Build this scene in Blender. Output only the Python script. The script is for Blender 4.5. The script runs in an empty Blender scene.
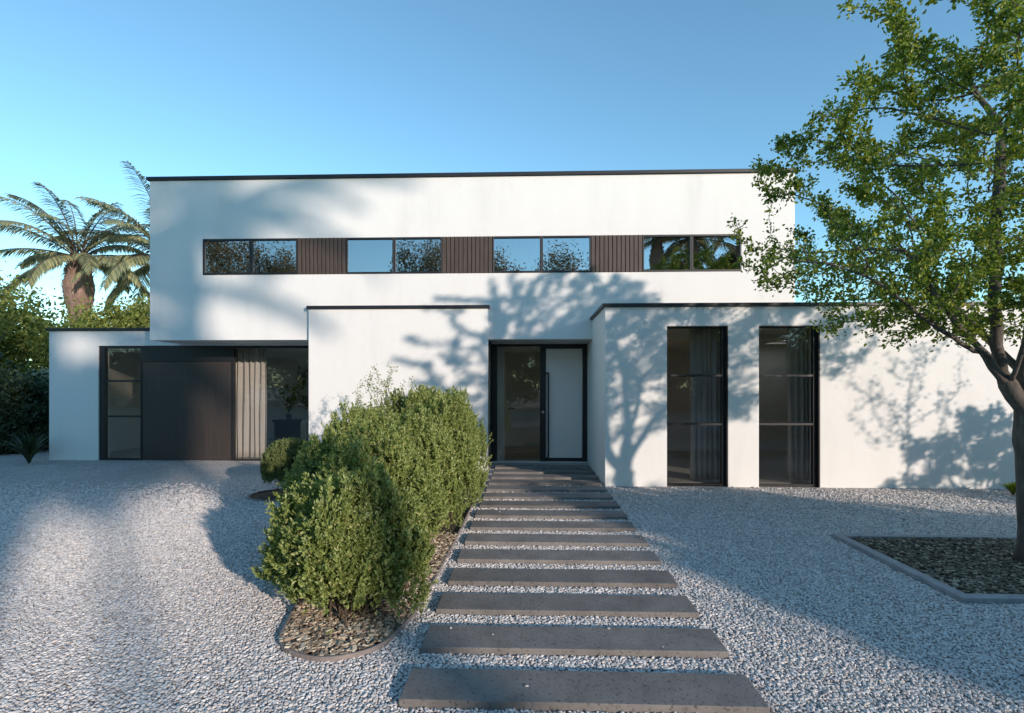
import bpy, math, random
import numpy as np
from mathutils import Vector, Matrix
from mathutils.kdtree import KDTree

random.seed(7)
rng = np.random.default_rng(11)
scene = bpy.context.scene
COL = scene.collection

# ------------------------------------------------------------------ camera frame
F = 520.0
ANG = math.atan(0.033)
CA, SA = math.cos(ANG), math.sin(ANG)
EYE = 1.6
HOR = 385.0

def X(u, Y):
    c = (u - 512) / F
    return Y * (c * CA - SA) / (CA + c * SA)

def T(u, Y):
    return Y / (CA + (u - 512) / F * SA)

def Z(u, v, Y):
    return EYE + (HOR - v) / F * T(u, Y)

def G(u, v, z=0.0):
    t = (EYE - z) * F / (v - HOR)
    c = (u - 512) / F
    return (t * (c * CA - SA), t * (CA + c * SA))

YF, YU, YC, YD = 8.24, 9.9, 9.82, 10.74      # wing front, upper storey, middle block, door plane
SUN_DIR = Vector((-1.0, 1.15, -0.37)).normalized()

# ------------------------------------------------------------------ materials
def new_mat(name):
    m = bpy.data.materials.new(name)
    m.use_nodes = True
    nt = m.node_tree
    for n in list(nt.nodes):
        nt.nodes.remove(n)
    out = nt.nodes.new('ShaderNodeOutputMaterial')
    return m, nt, out

def N(nt, t, **kw):
    n = nt.nodes.new(t)
    for k, v in kw.items():
        if k.startswith('i_'):
            n.inputs[k[2:].replace('_', ' ')].default_value = v
        else:
            setattr(n, k, v)
    return n

def ramp(nt, fac, stops):
    r = nt.nodes.new('ShaderNodeValToRGB')
    els = r.color_ramp.elements
    while len(els) > 1:
        els.remove(els[-1])
    els[0].position = stops[0][0]
    els[0].color = (*stops[0][1], 1)
    for p, c in stops[1:]:
        e = els.new(p)
        e.color = (*c, 1)
    nt.links.new(fac, r.inputs[0])
    return r.outputs[0]

def simple(name, col, rough=0.6, metal=0.0, noise=0.0, nscale=8.0, bump=0.0, bscale=60.0, spec=0.5, coat=0.0):
    m, nt, out = new_mat(name)
    p = N(nt, 'ShaderNodeBsdfPrincipled')
    p.inputs['Roughness'].default_value = rough
    p.inputs['Metallic'].default_value = metal
    p.inputs['Specular IOR Level'].default_value = spec
    p.inputs['Coat Weight'].default_value = coat
    nt.links.new(p.outputs[0], out.inputs[0])
    tc = N(nt, 'ShaderNodeTexCoord')
    if noise > 0:
        nz = N(nt, 'ShaderNodeTexNoise')
        nz.inputs['Scale'].default_value = nscale
        nz.inputs['Detail'].default_value = 6
        nt.links.new(tc.outputs['Object'], nz.inputs['Vector'])
        a = tuple(max(0, c * (1 - noise)) for c in col)
        b = tuple(min(1, c * (1 + noise)) for c in col)
        nt.links.new(ramp(nt, nz.outputs[0], [(0.3, a), (0.7, b)]), p.inputs['Base Color'])
    else:
        p.inputs['Base Color'].default_value = (*col, 1)
    if bump > 0:
        nb = N(nt, 'ShaderNodeTexNoise')
        nb.inputs['Scale'].default_value = bscale
        nb.inputs['Detail'].default_value = 5
        nt.links.new(tc.outputs['Object'], nb.inputs['Vector'])
        b = N(nt, 'ShaderNodeBump')
        b.inputs['Strength'].default_value = bump
        b.inputs['Distance'].default_value = 0.01
        nt.links.new(nb.outputs[0], b.inputs['Height'])
        nt.links.new(b.outputs[0], p.inputs['Normal'])
    return m

M = {}
M['plaster_plain'] = simple('white_render', (0.76, 0.755, 0.74), 0.85, noise=0.02, nscale=1.3, bump=0.25, bscale=130, spec=0.3)
def plaster():
    m, nt, out = new_mat('white_render_wall')
    p = N(nt, 'ShaderNodeBsdfPrincipled'); p.inputs['Roughness'].default_value = 0.88; p.inputs['Specular IOR Level'].default_value = 0.25
    gm = N(nt, 'ShaderNodeNewGeometry')
    mp = N(nt, 'ShaderNodeMapping'); mp.inputs['Scale'].default_value = (1.6, 1.6, 0.35)
    a = N(nt, 'ShaderNodeTexNoise'); a.inputs['Scale'].default_value = 1.4; a.inputs['Detail'].default_value = 9; a.inputs['Roughness'].default_value = 0.6
    nt.links.new(gm.outputs['Position'], mp.inputs[0]); nt.links.new(mp.outputs[0], a.inputs['Vector'])
    c = ramp(nt, a.outputs[0], [(0.25, (0.715, 0.698, 0.672)), (0.45, (0.765, 0.748, 0.722)), (0.8, (0.785, 0.77, 0.745))])
    nt.links.new(c, p.inputs['Base Color'])
    n1 = N(nt, 'ShaderNodeTexNoise'); n1.inputs['Scale'].default_value = 110; n1.inputs['Detail'].default_value = 5
    n2 = N(nt, 'ShaderNodeTexNoise'); n2.inputs['Scale'].default_value = 4; n2.inputs['Detail'].default_value = 3
    for q in (n1, n2): nt.links.new(gm.outputs['Position'], q.inputs['Vector'])
    b1 = N(nt, 'ShaderNodeBump'); b1.inputs['Strength'].default_value = 0.3; b1.inputs['Distance'].default_value = 0.006
    b2 = N(nt, 'ShaderNodeBump'); b2.inputs['Strength'].default_value = 0.25; b2.inputs['Distance'].default_value = 0.02
    nt.links.new(n1.outputs[0], b1.inputs['Height']); nt.links.new(n2.outputs[0], b2.inputs['Height'])
    nt.links.new(b2.outputs[0], b1.inputs['Normal']); nt.links.new(b1.outputs[0], p.inputs['Normal'])
    nt.links.new(p.outputs[0], out.inputs[0]); return m
M['plaster'] = plaster()
M['inner'] = simple('interior_paint', (0.74, 0.70, 0.64), 0.8, noise=0.02, nscale=2)
M['hall_paint'] = simple('hall_paint', (0.76, 0.66, 0.58), 0.8, noise=0.02, nscale=2)
M['black'] = simple('black_aluminium', (0.012, 0.012, 0.014), 0.42, noise=0.15, nscale=30, bump=0.05, bscale=300)
M['coping'] = simple('black_coping', (0.010, 0.012, 0.016), 0.5, noise=0.2, nscale=6)
M['doorleaf'] = simple('pale_door_panel', (0.86, 0.76, 0.70), 0.35, noise=0.015, nscale=1.5)
M['door_trim'] = simple('pale_inner_reveal', (0.60, 0.55, 0.50), 0.5)
M['floor_wood'] = simple('oak_floor', (0.42, 0.25, 0.12), 0.35, noise=0.2, nscale=5)
M['floor_tile'] = simple('grey_floor_tile', (0.42, 0.40, 0.37), 0.3, noise=0.08, nscale=3)
M['steel'] = simple('brushed_steel', (0.5, 0.5, 0.5), 0.3, metal=1.0)
M['kerb'] = simple('concrete_kerb', (0.33, 0.33, 0.34), 0.85, noise=0.15, nscale=14, bump=0.5, bscale=90)
M['edging'] = simple('corten_edging', (0.23, 0.19, 0.175), 0.8, noise=0.2, nscale=12, bump=0.3, bscale=60)
M['pot'] = simple('dark_pot', (0.04, 0.04, 0.045), 0.6, noise=0.1)
M['console'] = simple('black_console', (0.02, 0.02, 0.022), 0.35, noise=0.1)
M['roofing'] = simple('grey_roof_membrane', (0.2, 0.2, 0.2), 0.9, noise=0.1)

def slat_wood():
    m, nt, out = new_mat('dark_stained_timber')
    p = N(nt, 'ShaderNodeBsdfPrincipled')
    p.inputs['Roughness'].default_value = 0.6
    tc = N(nt, 'ShaderNodeTexCoord')
    mp = N(nt, 'ShaderNodeMapping')
    mp.inputs['Scale'].default_value = (22, 22, 1.2)
    nz = N(nt, 'ShaderNodeTexNoise')
    nz.inputs['Scale'].default_value = 2.5
    nz.inputs['Detail'].default_value = 6
    nt.links.new(tc.outputs['Object'], mp.inputs[0])
    nt.links.new(mp.outputs[0], nz.inputs['Vector'])
    nt.links.new(ramp(nt, nz.outputs[0], [(0.3, (0.045, 0.031, 0.025)), (0.7, (0.088, 0.062, 0.050))]), p.inputs['Base Color'])
    nt.links.new(p.outputs[0], out.inputs[0])
    return m
M['slat'] = slat_wood()

def dark_cladding():
    m, nt, out = new_mat('dark_bronze_cladding')
    p = N(nt, 'ShaderNodeBsdfPrincipled')
    p.inputs['Roughness'].default_value = 0.42
    tc = N(nt, 'ShaderNodeTexCoord')
    mp = N(nt, 'ShaderNodeMapping')
    mp.inputs['Scale'].default_value = (26, 26, 0.5)
    nz = N(nt, 'ShaderNodeTexNoise')
    nz.inputs['Scale'].default_value = 2.0
    nz.inputs['Detail'].default_value = 5
    nt.links.new(tc.outputs['Object'], mp.inputs[0])
    nt.links.new(mp.outputs[0], nz.inputs['Vector'])
    nt.links.new(ramp(nt, nz.outputs[0], [(0.3, (0.034, 0.026, 0.023)), (0.7, (0.056, 0.043, 0.037))]), p.inputs['Base Color'])
    nt.links.new(p.outputs[0], out.inputs[0])
    return m
M['cladding'] = dark_cladding()

def slab_mat():
    m, nt, out = new_mat('grey_stone_slab')
    p = N(nt, 'ShaderNodeBsdfPrincipled')
    p.inputs['Roughness'].default_value = 0.8
    tc = N(nt, 'ShaderNodeTexCoord')
    gm = N(nt, 'ShaderNodeNewGeometry')
    n1 = N(nt, 'ShaderNodeTexNoise'); n1.inputs['Scale'].default_value = 3.5; n1.inputs['Detail'].default_value = 10; n1.inputs['Roughness'].default_value = 0.7
    nt.links.new(gm.outputs['Position'], n1.inputs['Vector'])
    c1 = ramp(nt, n1.outputs[0], [(0.28, (0.12, 0.108, 0.101)), (0.5, (0.185, 0.168, 0.157)), (0.75, (0.25, 0.228, 0.213))])
    v = N(nt, 'ShaderNodeTexNoise'); v.inputs['Scale'].default_value = 55; v.inputs['Detail'].default_value = 3
    nt.links.new(gm.outputs['Position'], v.inputs['Vector'])
    pit = ramp(nt, v.outputs[0], [(0.30, (0.35, 0.35, 0.35)), (0.42, (1, 1, 1))])
    mx = N(nt, 'ShaderNodeMix', data_type='RGBA', blend_type='MULTIPLY')
    mx.inputs[0].default_value = 0.85
    nt.links.new(c1, mx.inputs[6]); nt.links.new(pit, mx.inputs[7])
    oi = N(nt, 'ShaderNodeObjectInfo')
    hs = N(nt, 'ShaderNodeHueSaturation')
    mr = N(nt, 'ShaderNodeMapRange'); mr.inputs[3].default_value = 0.84; mr.inputs[4].default_value = 1.18
    nt.links.new(oi.outputs['Random'], mr.inputs[0]); nt.links.new(mr.outputs[0], hs.inputs['Value'])
    nt.links.new(mx.outputs[2], hs.inputs['Color'])
    nt.links.new(hs.outputs[0], p.inputs['Base Color'])
    b = N(nt, 'ShaderNodeBump'); b.inputs['Strength'].default_value = 0.5; b.inputs['Distance'].default_value = 0.004
    nt.links.new(v.outputs[0], b.inputs['Height']); nt.links.new(b.outputs[0], p.inputs['Normal'])
    nt.links.new(p.outputs[0], out.inputs[0])
    return m
M['slab'] = slab_mat()

STONE_RAMP = [(0.0, (0.37, 0.34, 0.33)), (0.18, (0.52, 0.485, 0.465)), (0.45, (0.635, 0.595, 0.57)),
              (0.75, (0.72, 0.68, 0.65)), (0.93, (0.79, 0.75, 0.72)), (1.0, (0.64, 0.54, 0.46))]

def stone_mat():
    m, nt, out = new_mat('crushed_limestone')
    p = N(nt, 'ShaderNodeBsdfPrincipled')
    p.inputs['Roughness'].default_value = 0.75
    gm = N(nt, 'ShaderNodeNewGeometry')
    c = ramp(nt, gm.outputs['Random Per Island'], STONE_RAMP)
    nz = N(nt, 'ShaderNodeTexNoise'); nz.inputs['Scale'].default_value = 90; nz.inputs['Detail'].default_value = 4
    nt.links.new(gm.outputs['Position'], nz.inputs['Vector'])
    mx = N(nt, 'ShaderNodeMix', data_type='RGBA', blend_type='MULTIPLY'); mx.inputs[0].default_value = 0.5
    nt.links.new(c, mx.inputs[6])
    nt.links.new(ramp(nt, nz.outputs[0], [(0.3, (0.7, 0.7, 0.7)), (0.7, (1.1, 1.1, 1.1))]), mx.inputs[7])
    nt.links.new(mx.outputs[2], p.inputs['Base Color'])
    nt.links.new(p.outputs[0], out.inputs[0])
    return m
M['stone'] = stone_mat()

def gravel_ground():
    m, nt, out = new_mat('gravel_ground')
    p = N(nt, 'ShaderNodeBsdfPrincipled')
    p.inputs['Roughness'].default_value = 0.9
    gm = N(nt, 'ShaderNodeNewGeometry')
    # warp
    vo = N(nt, 'ShaderNodeTexVoronoi'); vo.inputs['Scale'].default_value = 42; vo.inputs['Randomness'].default_value = 1.0
    nt.links.new(gm.outputs['Position'], vo.inputs['Vector'])
    sep = N(nt, 'ShaderNodeSeparateColor')
    nt.links.new(vo.outputs['Color'], sep.inputs[0])
    c = ramp(nt, sep.outputs[0], [(a, tuple(x * 1.04 for x in b)) for a, b in STONE_RAMP])
    ve = N(nt, 'ShaderNodeTexVoronoi', feature='DISTANCE_TO_EDGE'); ve.inputs['Scale'].default_value = 42
    nt.links.new(gm.outputs['Position'], ve.inputs['Vector'])
    gap = ramp(nt, ve.outputs['Distance'], [(0.0, (0.55, 0.53, 0.52)), (0.12, (1, 1, 1))])
    mx = N(nt, 'ShaderNodeMix', data_type='RGBA', blend_type='MULTIPLY'); mx.inputs[0].default_value = 1.0
    nt.links.new(c, mx.inputs[6]); nt.links.new(gap, mx.inputs[7])
    big = N(nt, 'ShaderNodeTexNoise'); big.inputs['Scale'].default_value = 0.8; big.inputs['Detail'].default_value = 5
    nt.links.new(gm.outputs['Position'], big.inputs['Vector'])
    mx2 = N(nt, 'ShaderNodeMix', data_type='RGBA', blend_type='MULTIPLY'); mx2.inputs[0].default_value = 1.0
    nt.links.new(mx.outputs[2], mx2.inputs[6])
    nt.links.new(ramp(nt, big.outputs[0], [(0.3, (0.86, 0.85, 0.84)), (0.7, (1.05, 1.04, 1.03))]), mx2.inputs[7])
    nt.links.new(mx2.outputs[2], p.inputs['Base Color'])
    # stones stand up: tilt by cell plus edges
    b = N(nt, 'ShaderNodeBump'); b.inputs['Strength'].default_value = 1.0; b.inputs['Distance'].default_value = 0.012
    mrb = N(nt, 'ShaderNodeMapRange'); mrb.inputs[1].default_value = 0.0; mrb.inputs[2].default_value = 0.3
    nt.links.new(ve.outputs['Distance'], mrb.inputs[0])
    nt.links.new(mrb.outputs[0], b.inputs['Height'])
    vn = N(nt, 'ShaderNodeTexNoise'); vn.inputs['Scale'].default_value = 30; vn.inputs['Detail'].default_value = 2
    nt.links.new(gm.outputs['Position'], vn.inputs['Vector'])
    b2 = N(nt, 'ShaderNodeBump'); b2.inputs['Strength'].default_value = 1.0; b2.inputs['Distance'].default_value = 0.03
    nt.links.new(vn.outputs[0], b2.inputs['Height'])
    nt.links.new(b.outputs[0], b2.inputs['Normal'])
    nt.links.new(b2.outputs[0], p.inputs['Normal'])
    nt.links.new(p.outputs[0], out.inputs[0])
    return m
M['gravel'] = gravel_ground()

def mulch_mat(name, cols):
    m, nt, out = new_mat(name)
    p = N(nt, 'ShaderNodeBsdfPrincipled'); p.inputs['Roughness'].default_value = 0.9
    gm = N(nt, 'ShaderNodeNewGeometry')
    nz = N(nt, 'ShaderNodeTexNoise'); nz.inputs['Scale'].default_value = 45; nz.inputs['Detail'].default_value = 8
    nt.links.new(gm.outputs['Position'], nz.inputs['Vector'])
    nt.links.new(ramp(nt, nz.outputs[0], [(0.3, cols[0]), (0.55, cols[1]), (0.75, cols[2])]), p.inputs['Base Color'])
    b = N(nt, 'ShaderNodeBump'); b.inputs['Strength'].default_value = 1; b.inputs['Distance'].default_value = 0.02
    nt.links.new(nz.outputs[0], b.inputs['Height']); nt.links.new(b.outputs[0], p.inputs['Normal'])
    nt.links.new(p.outputs[0], out.inputs[0])
    return m
M['mulch'] = mulch_mat('bark_mulch', [(0.03, 0.02, 0.014), (0.09, 0.06, 0.04), (0.20, 0.14, 0.09)])
M['soil'] = mulch_mat('dark_soil_mulch', [(0.025, 0.018, 0.013), (0.07, 0.052, 0.038), (0.16, 0.12, 0.09)])

def island_mat(name, stops, rough=0.6, transl=0.0, trans_col=None, spec=0.4):
    m, nt, out = new_mat(name)
    gm = N(nt, 'ShaderNodeNewGeometry')
    c = ramp(nt, gm.outputs['Random Per Island'], stops)
    p = N(nt, 'ShaderNodeBsdfPrincipled'); p.inputs['Roughness'].default_value = rough
    p.inputs['Specular IOR Level'].default_value = spec
    nt.links.new(c, p.inputs['Base Color'])
    if transl > 0:
        t = N(nt, 'ShaderNodeBsdfTranslucent')
        hs = N(nt, 'ShaderNodeHueSaturation'); hs.inputs['Hue'].default_value = 0.48; hs.inputs['Saturation'].default_value = 1.15; hs.inputs['Value'].default_value = 1.7
        nt.links.new(c, hs.inputs['Color']); nt.links.new(hs.outputs[0], t.inputs[0])
        mx = N(nt, 'ShaderNodeMixShader'); mx.inputs[0].default_value = transl
        nt.links.new(p.outputs[0], mx.inputs[1]); nt.links.new(t.outputs[0], mx.inputs[2])
        nt.links.new(mx.outputs[0], out.inputs[0])
    else:
        nt.links.new(p.outputs[0], out.inputs[0])
    return m
M['chips'] = island_mat('bark_chips', [(0, (0.13, 0.09, 0.06)), (0.4, (0.33, 0.25, 0.18)), (0.8, (0.56, 0.46, 0.34)), (1, (0.70, 0.61, 0.48))], 0.85)
M['chips_dark'] = island_mat('dark_bark_chips', [(0, (0.09, 0.075, 0.05)), (0.6, (0.22, 0.18, 0.13)), (1, (0.46, 0.38, 0.28))], 0.85)
M['leaf_tree'] = island_mat('tree_leaves', [(0, (0.065, 0.12, 0.024)), (0.5, (0.14, 0.21, 0.036)), (0.85, (0.22, 0.28, 0.05)), (1, (0.36, 0.36, 0.07))], 0.45, 0.38)
M['leaf_bush'] = island_mat('bush_leaves', [(0, (0.115, 0.155, 0.04)), (0.5, (0.23, 0.285, 0.08)), (0.85, (0.33, 0.385, 0.13)), (1, (0.48, 0.47, 0.21))], 0.42, 0.28, spec=0.5)
M['leaf_ball'] = island_mat('ball_bush_leaves', [(0, (0.065, 0.095, 0.03)), (0.5, (0.13, 0.17, 0.055)), (1, (0.22, 0.25, 0.10))], 0.5, 0.2)
M['leaf_wispy'] = island_mat('wispy_leaves', [(0, (0.09, 0.14, 0.04)), (0.6, (0.18, 0.24, 0.075)), (1, (0.34, 0.38, 0.15))], 0.5, 0.35)
M['leaf_bg'] = island_mat('background_leaves', [(0, (0.075, 0.105, 0.025)), (0.5, (0.18, 0.215, 0.045)), (1, (0.33, 0.33, 0.09))], 0.6, 0.35)
M['leaf_far'] = island_mat('olive_brown_leaves', [(0, (0.09, 0.085, 0.045)), (0.5, (0.19, 0.165, 0.09)), (1, (0.32, 0.26, 0.14))], 0.7, 0.3)
M['leaf_dark'] = island_mat('dark_shrub_leaves', [(0, (0.012, 0.024, 0.010)), (0.6, (0.028, 0.048, 0.018)), (1, (0.06, 0.085, 0.03))], 0.5, 0.15)
M['leaf_pale'] = island_mat('silvery_leaves', [(0, (0.16, 0.20, 0.13)), (1, (0.42, 0.44, 0.33))], 0.6, 0.2)
M['leaf_palm'] = island_mat('palm_leaves', [(0, (0.14, 0.17, 0.10)), (0.6, (0.25, 0.265, 0.155)), (1, (0.42, 0.38, 0.18))], 0.35, 0.25)
M['leaf_yellow'] = island_mat('lime_leaves', [(0, (0.10, 0.16, 0.02)), (1, (0.28, 0.34, 0.05))], 0.5, 0.3)

def bark(name, a, b, sc=18):
    m, nt, out = new_mat(name)
    p = N(nt, 'ShaderNodeBsdfPrincipled'); p.inputs['Roughness'].default_value = 0.9
    tc = N(nt, 'ShaderNodeNewGeometry')
    mp = N(nt, 'ShaderNodeMapping'); mp.inputs['Scale'].default_value = (1, 1, 0.3)
    nz = N(nt, 'ShaderNodeTexNoise'); nz.inputs['Scale'].default_value = sc; nz.inputs['Detail'].default_value = 8; nz.inputs['Roughness'].default_value = 0.7
    nt.links.new(tc.outputs['Position'], mp.inputs[0]); nt.links.new(mp.outputs[0], nz.inputs['Vector'])
    nt.links.new(ramp(nt, nz.outputs[0], [(0.3, a), (0.7, b)]), p.inputs['Base Color'])
    bp = N(nt, 'ShaderNodeBump'); bp.inputs['Strength'].default_value = 0.8; bp.inputs['Distance'].default_value = 0.02
    nt.links.new(nz.outputs[0], bp.inputs['Height']); nt.links.new(bp.outputs[0], p.inputs['Normal'])
    nt.links.new(p.outputs[0], out.inputs[0])
    return m
M['bark'] = bark('grey_bark', (0.055, 0.045, 0.038), (0.16, 0.135, 0.115))
M['twig'] = bark('brown_twigs', (0.06, 0.04, 0.028), (0.16, 0.115, 0.08), 30)
M['palm_bark'] = bark('palm_trunk_fibre', (0.10, 0.060, 0.045), (0.36, 0.235, 0.19), 9)

def glass_mat(name, refl, tint, ior=1.5):
    m, nt, out = new_mat(name)
    tr = N(nt, 'ShaderNodeBsdfTransparent'); tr.inputs[0].default_value = (*tint, 1)
    gl = N(nt, 'ShaderNodeBsdfGlossy'); gl.inputs['Roughness'].default_value = 0.0
    gl.inputs['Color'].default_value = (0.96, 0.97, 1.0, 1)
    lw = N(nt, 'ShaderNodeLayerWeight'); lw.inputs[0].default_value = 0.5
    fr = N(nt, 'ShaderNodeMath', operation='POWER'); fr.inputs[1].default_value = 4.0
    nt.links.new(lw.outputs['Facing'], fr.inputs[0])
    mr = N(nt, 'ShaderNodeMapRange'); mr.inputs[1].default_value = 0; mr.inputs[2].default_value = 1
    mr.inputs[3].default_value = refl; mr.inputs[4].default_value = 1
    nt.links.new(fr.outputs[0], mr.inputs[0])
    mx = N(nt, 'ShaderNodeMixShader')
    nt.links.new(mr.outputs[0], mx.inputs[0]); nt.links.new(tr.outputs[0], mx.inputs[1]); nt.links.new(gl.outputs[0], mx.inputs[2])
    # faint waviness of float glass
    tc = N(nt, 'ShaderNodeNewGeometry')
    nz = N(nt, 'ShaderNodeTexNoise'); nz.inputs['Scale'].default_value = 1.2
    nt.links.new(tc.outputs['Position'], nz.inputs['Vector'])
    b = N(nt, 'ShaderNodeBump'); b.inputs['Strength'].default_value = 0.12; b.inputs['Distance'].default_value = 0.01
    nt.links.new(nz.outputs[0], b.inputs['Height']); nt.links.new(b.outputs[0], gl.inputs['Normal'])
    nt.links.new(mx.outputs[0], out.inputs[0])
    return m
M['glass_up'] = glass_mat('mirror_glazing', 0.38, (0.5, 0.5, 0.52))
M['glass'] = glass_mat('clear_glazing', 0.045, (0.88, 0.88, 0.87))

def fabric():
    m, nt, out = new_mat('linen_curtain')
    d = N(nt, 'ShaderNodeBsdfDiffuse')
    t = N(nt, 'ShaderNodeBsdfTranslucent'); t.inputs[0].default_value = (0.6, 0.55, 0.5, 1)
    gm = N(nt, 'ShaderNodeNewGeometry')
    nz = N(nt, 'ShaderNodeTexNoise'); nz.inputs['Scale'].default_value = 120
    nt.links.new(gm.outputs['Position'], nz.inputs['Vector'])
    nt.links.new(ramp(nt, nz.outputs[0], [(0.3, (0.68, 0.64, 0.60)), (0.7, (0.80, 0.76, 0.72))]), d.inputs[0])
    mx = N(nt, 'ShaderNodeMixShader'); mx.inputs[0].default_value = 0.35
    nt.links.new(d.outputs[0], mx.inputs[1]); nt.links.new(t.outputs[0], mx.inputs[2])
    nt.links.new(mx.outputs[0], out.inputs[0])
    return m
M['curtain'] = fabric()
def opal():  # translucent sheet for the added skylight, spreads daylight into the wing room
    m, nt, out = new_mat('opal_daylight_fill')
    t = N(nt, 'ShaderNodeBsdfTranslucent'); t.inputs[0].default_value = (0.92, 0.92, 0.9, 1)
    nt.links.new(t.outputs[0], out.inputs[0]); return m
M['opal'] = opal()

# ------------------------------------------------------------------ object helpers
def tag(o, label=None, cat=None, group=None, kind=None):
    if label: o['label'] = label
    if cat: o['category'] = cat
    if group: o['group'] = group
    if kind: o['kind'] = kind
    return o

def thing(name, label, cat, loc=(0, 0, 0), group=None):
    o = bpy.data.objects.new(name, None)
    o.empty_display_size = 0.2
    o.location = loc
    COL.objects.link(o)
    return tag(o, label, cat, group)

def root_loc(parent):
    v = Vector((0, 0, 0))
    p = parent
    while p is not None:
        v = v + Vector(p.location)
        p = p.parent
    return v

def link(name, me, mat, parent=None, loc=None):
    """mesh has world coordinates; re-origin it to its parent's (or loc's) position"""
    base = root_loc(parent) if parent is not None else Vector(loc or (0, 0, 0))
    if base.length > 0:
        me.transform(Matrix.Translation(-base))
    if mat is not None and not me.materials:
        me.materials.append(mat)
    o = bpy.data.objects.new(name, me)
    COL.objects.link(o)
    if parent is not None:
        o.parent = parent
    else:
        o.location = base
    return o

def mesh_np(name, V, Fc, smooth=False, extra=None):
    """V (n,3); Fc (m,k) one polygon size. extra: list of further (m,k) arrays"""
    me = bpy.data.meshes.new(name)
    Fs = [Fc] + (extra or [])
    Fs = [f for f in Fs if len(f)]
    V = np.asarray(V, dtype=np.float32)
    me.vertices.add(len(V)); me.vertices.foreach_set('co', V.ravel())
    loops = np.concatenate([f.ravel() for f in Fs]).astype(np.int32)
    tot = np.concatenate([np.full(len(f), f.shape[1]) for f in Fs]).astype(np.int32)
    st = np.concatenate([[0], np.cumsum(tot)[:-1]]).astype(np.int32)
    me.loops.add(len(loops)); me.loops.foreach_set('vertex_index', loops)
    me.polygons.add(len(tot)); me.polygons.foreach_set('loop_start', st)
    try:
        me.polygons.foreach_set('loop_total', tot)
    except Exception:
        pass
    me.polygons.foreach_set('use_smooth', np.full(len(tot), smooth))
    me.update(calc_edges=True)
    me.validate()
    return me

class MB:
    def __init__(s):
        s.v = []; s.f = []
    def box(s, x0, x1, y0, y1, z0, z1):
        n = len(s.v)
        s.v += [(x0,y0,z0),(x1,y0,z0),(x1,y1,z0),(x0,y1,z0),(x0,y0,z1),(x1,y0,z1),(x1,y1,z1),(x0,y1,z1)]
        s.f += [tuple(n+i for i in q) for q in ((0,3,2,1),(4,5,6,7),(0,1,5,4),(1,2,6,5),(2,3,7,6),(3,0,4,7))]
        return s
    def quad(s, a, b, c, d):
        n = len(s.v); s.v += [a, b, c, d]; s.f.append((n, n+1, n+2, n+3)); return s
    def tube(s, pts, rad, n=8, cap=True):
        pts = [Vector(p) for p in pts]
        up = None; rings = []
        for i, p in enumerate(pts):
            d = (pts[min(i+1, len(pts)-1)] - pts[max(i-1, 0)])
            if d.length < 1e-9: d = Vector((0, 0, 1))
            d.normalize()
            if up is None:
                up = d.orthogonal().normalized()
            up = (up - d * up.dot(d))
            if up.length < 1e-6: up = d.orthogonal()
            up.normalize()
            w = d.cross(up)
            r = rad[i] if hasattr(rad, '__len__') else rad
            ring = []
            for k in range(n):
                a = 2 * math.pi * k / n
                s.v.append(tuple(p + (up * math.cos(a) + w * math.sin(a)) * r))
                ring.append(len(s.v) - 1)
            rings.append(ring)
        for a, b in zip(rings[:-1], rings[1:]):
            for k in range(n):
                s.f.append((a[k], a[(k+1) % n], b[(k+1) % n], b[k]))
        if cap:
            s.f.append(tuple(reversed(rings[0]))); s.f.append(tuple(rings[-1]))
        return s
    def mesh(s, name, smooth=False):
        me = bpy.data.meshes.new(name)
        me.from_pydata(s.v, [], s.f)
        me.update()
        if smooth:
            me.polygons.foreach_set('use_smooth', [True] * len(me.polygons))
        return me
    def build(s, name, mat, parent=None, bevel=0.0, smooth=False, loc=None):
        o = link(name, s.mesh(name, smooth), mat, parent, loc)
        if bevel > 0:
            b = o.modifiers.new('bevel', 'BEVEL'); b.width = bevel; b.segments = 2
            b.limit_method = 'ANGLE'; b.angle_limit = math.radians(40)
        return o

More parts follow.
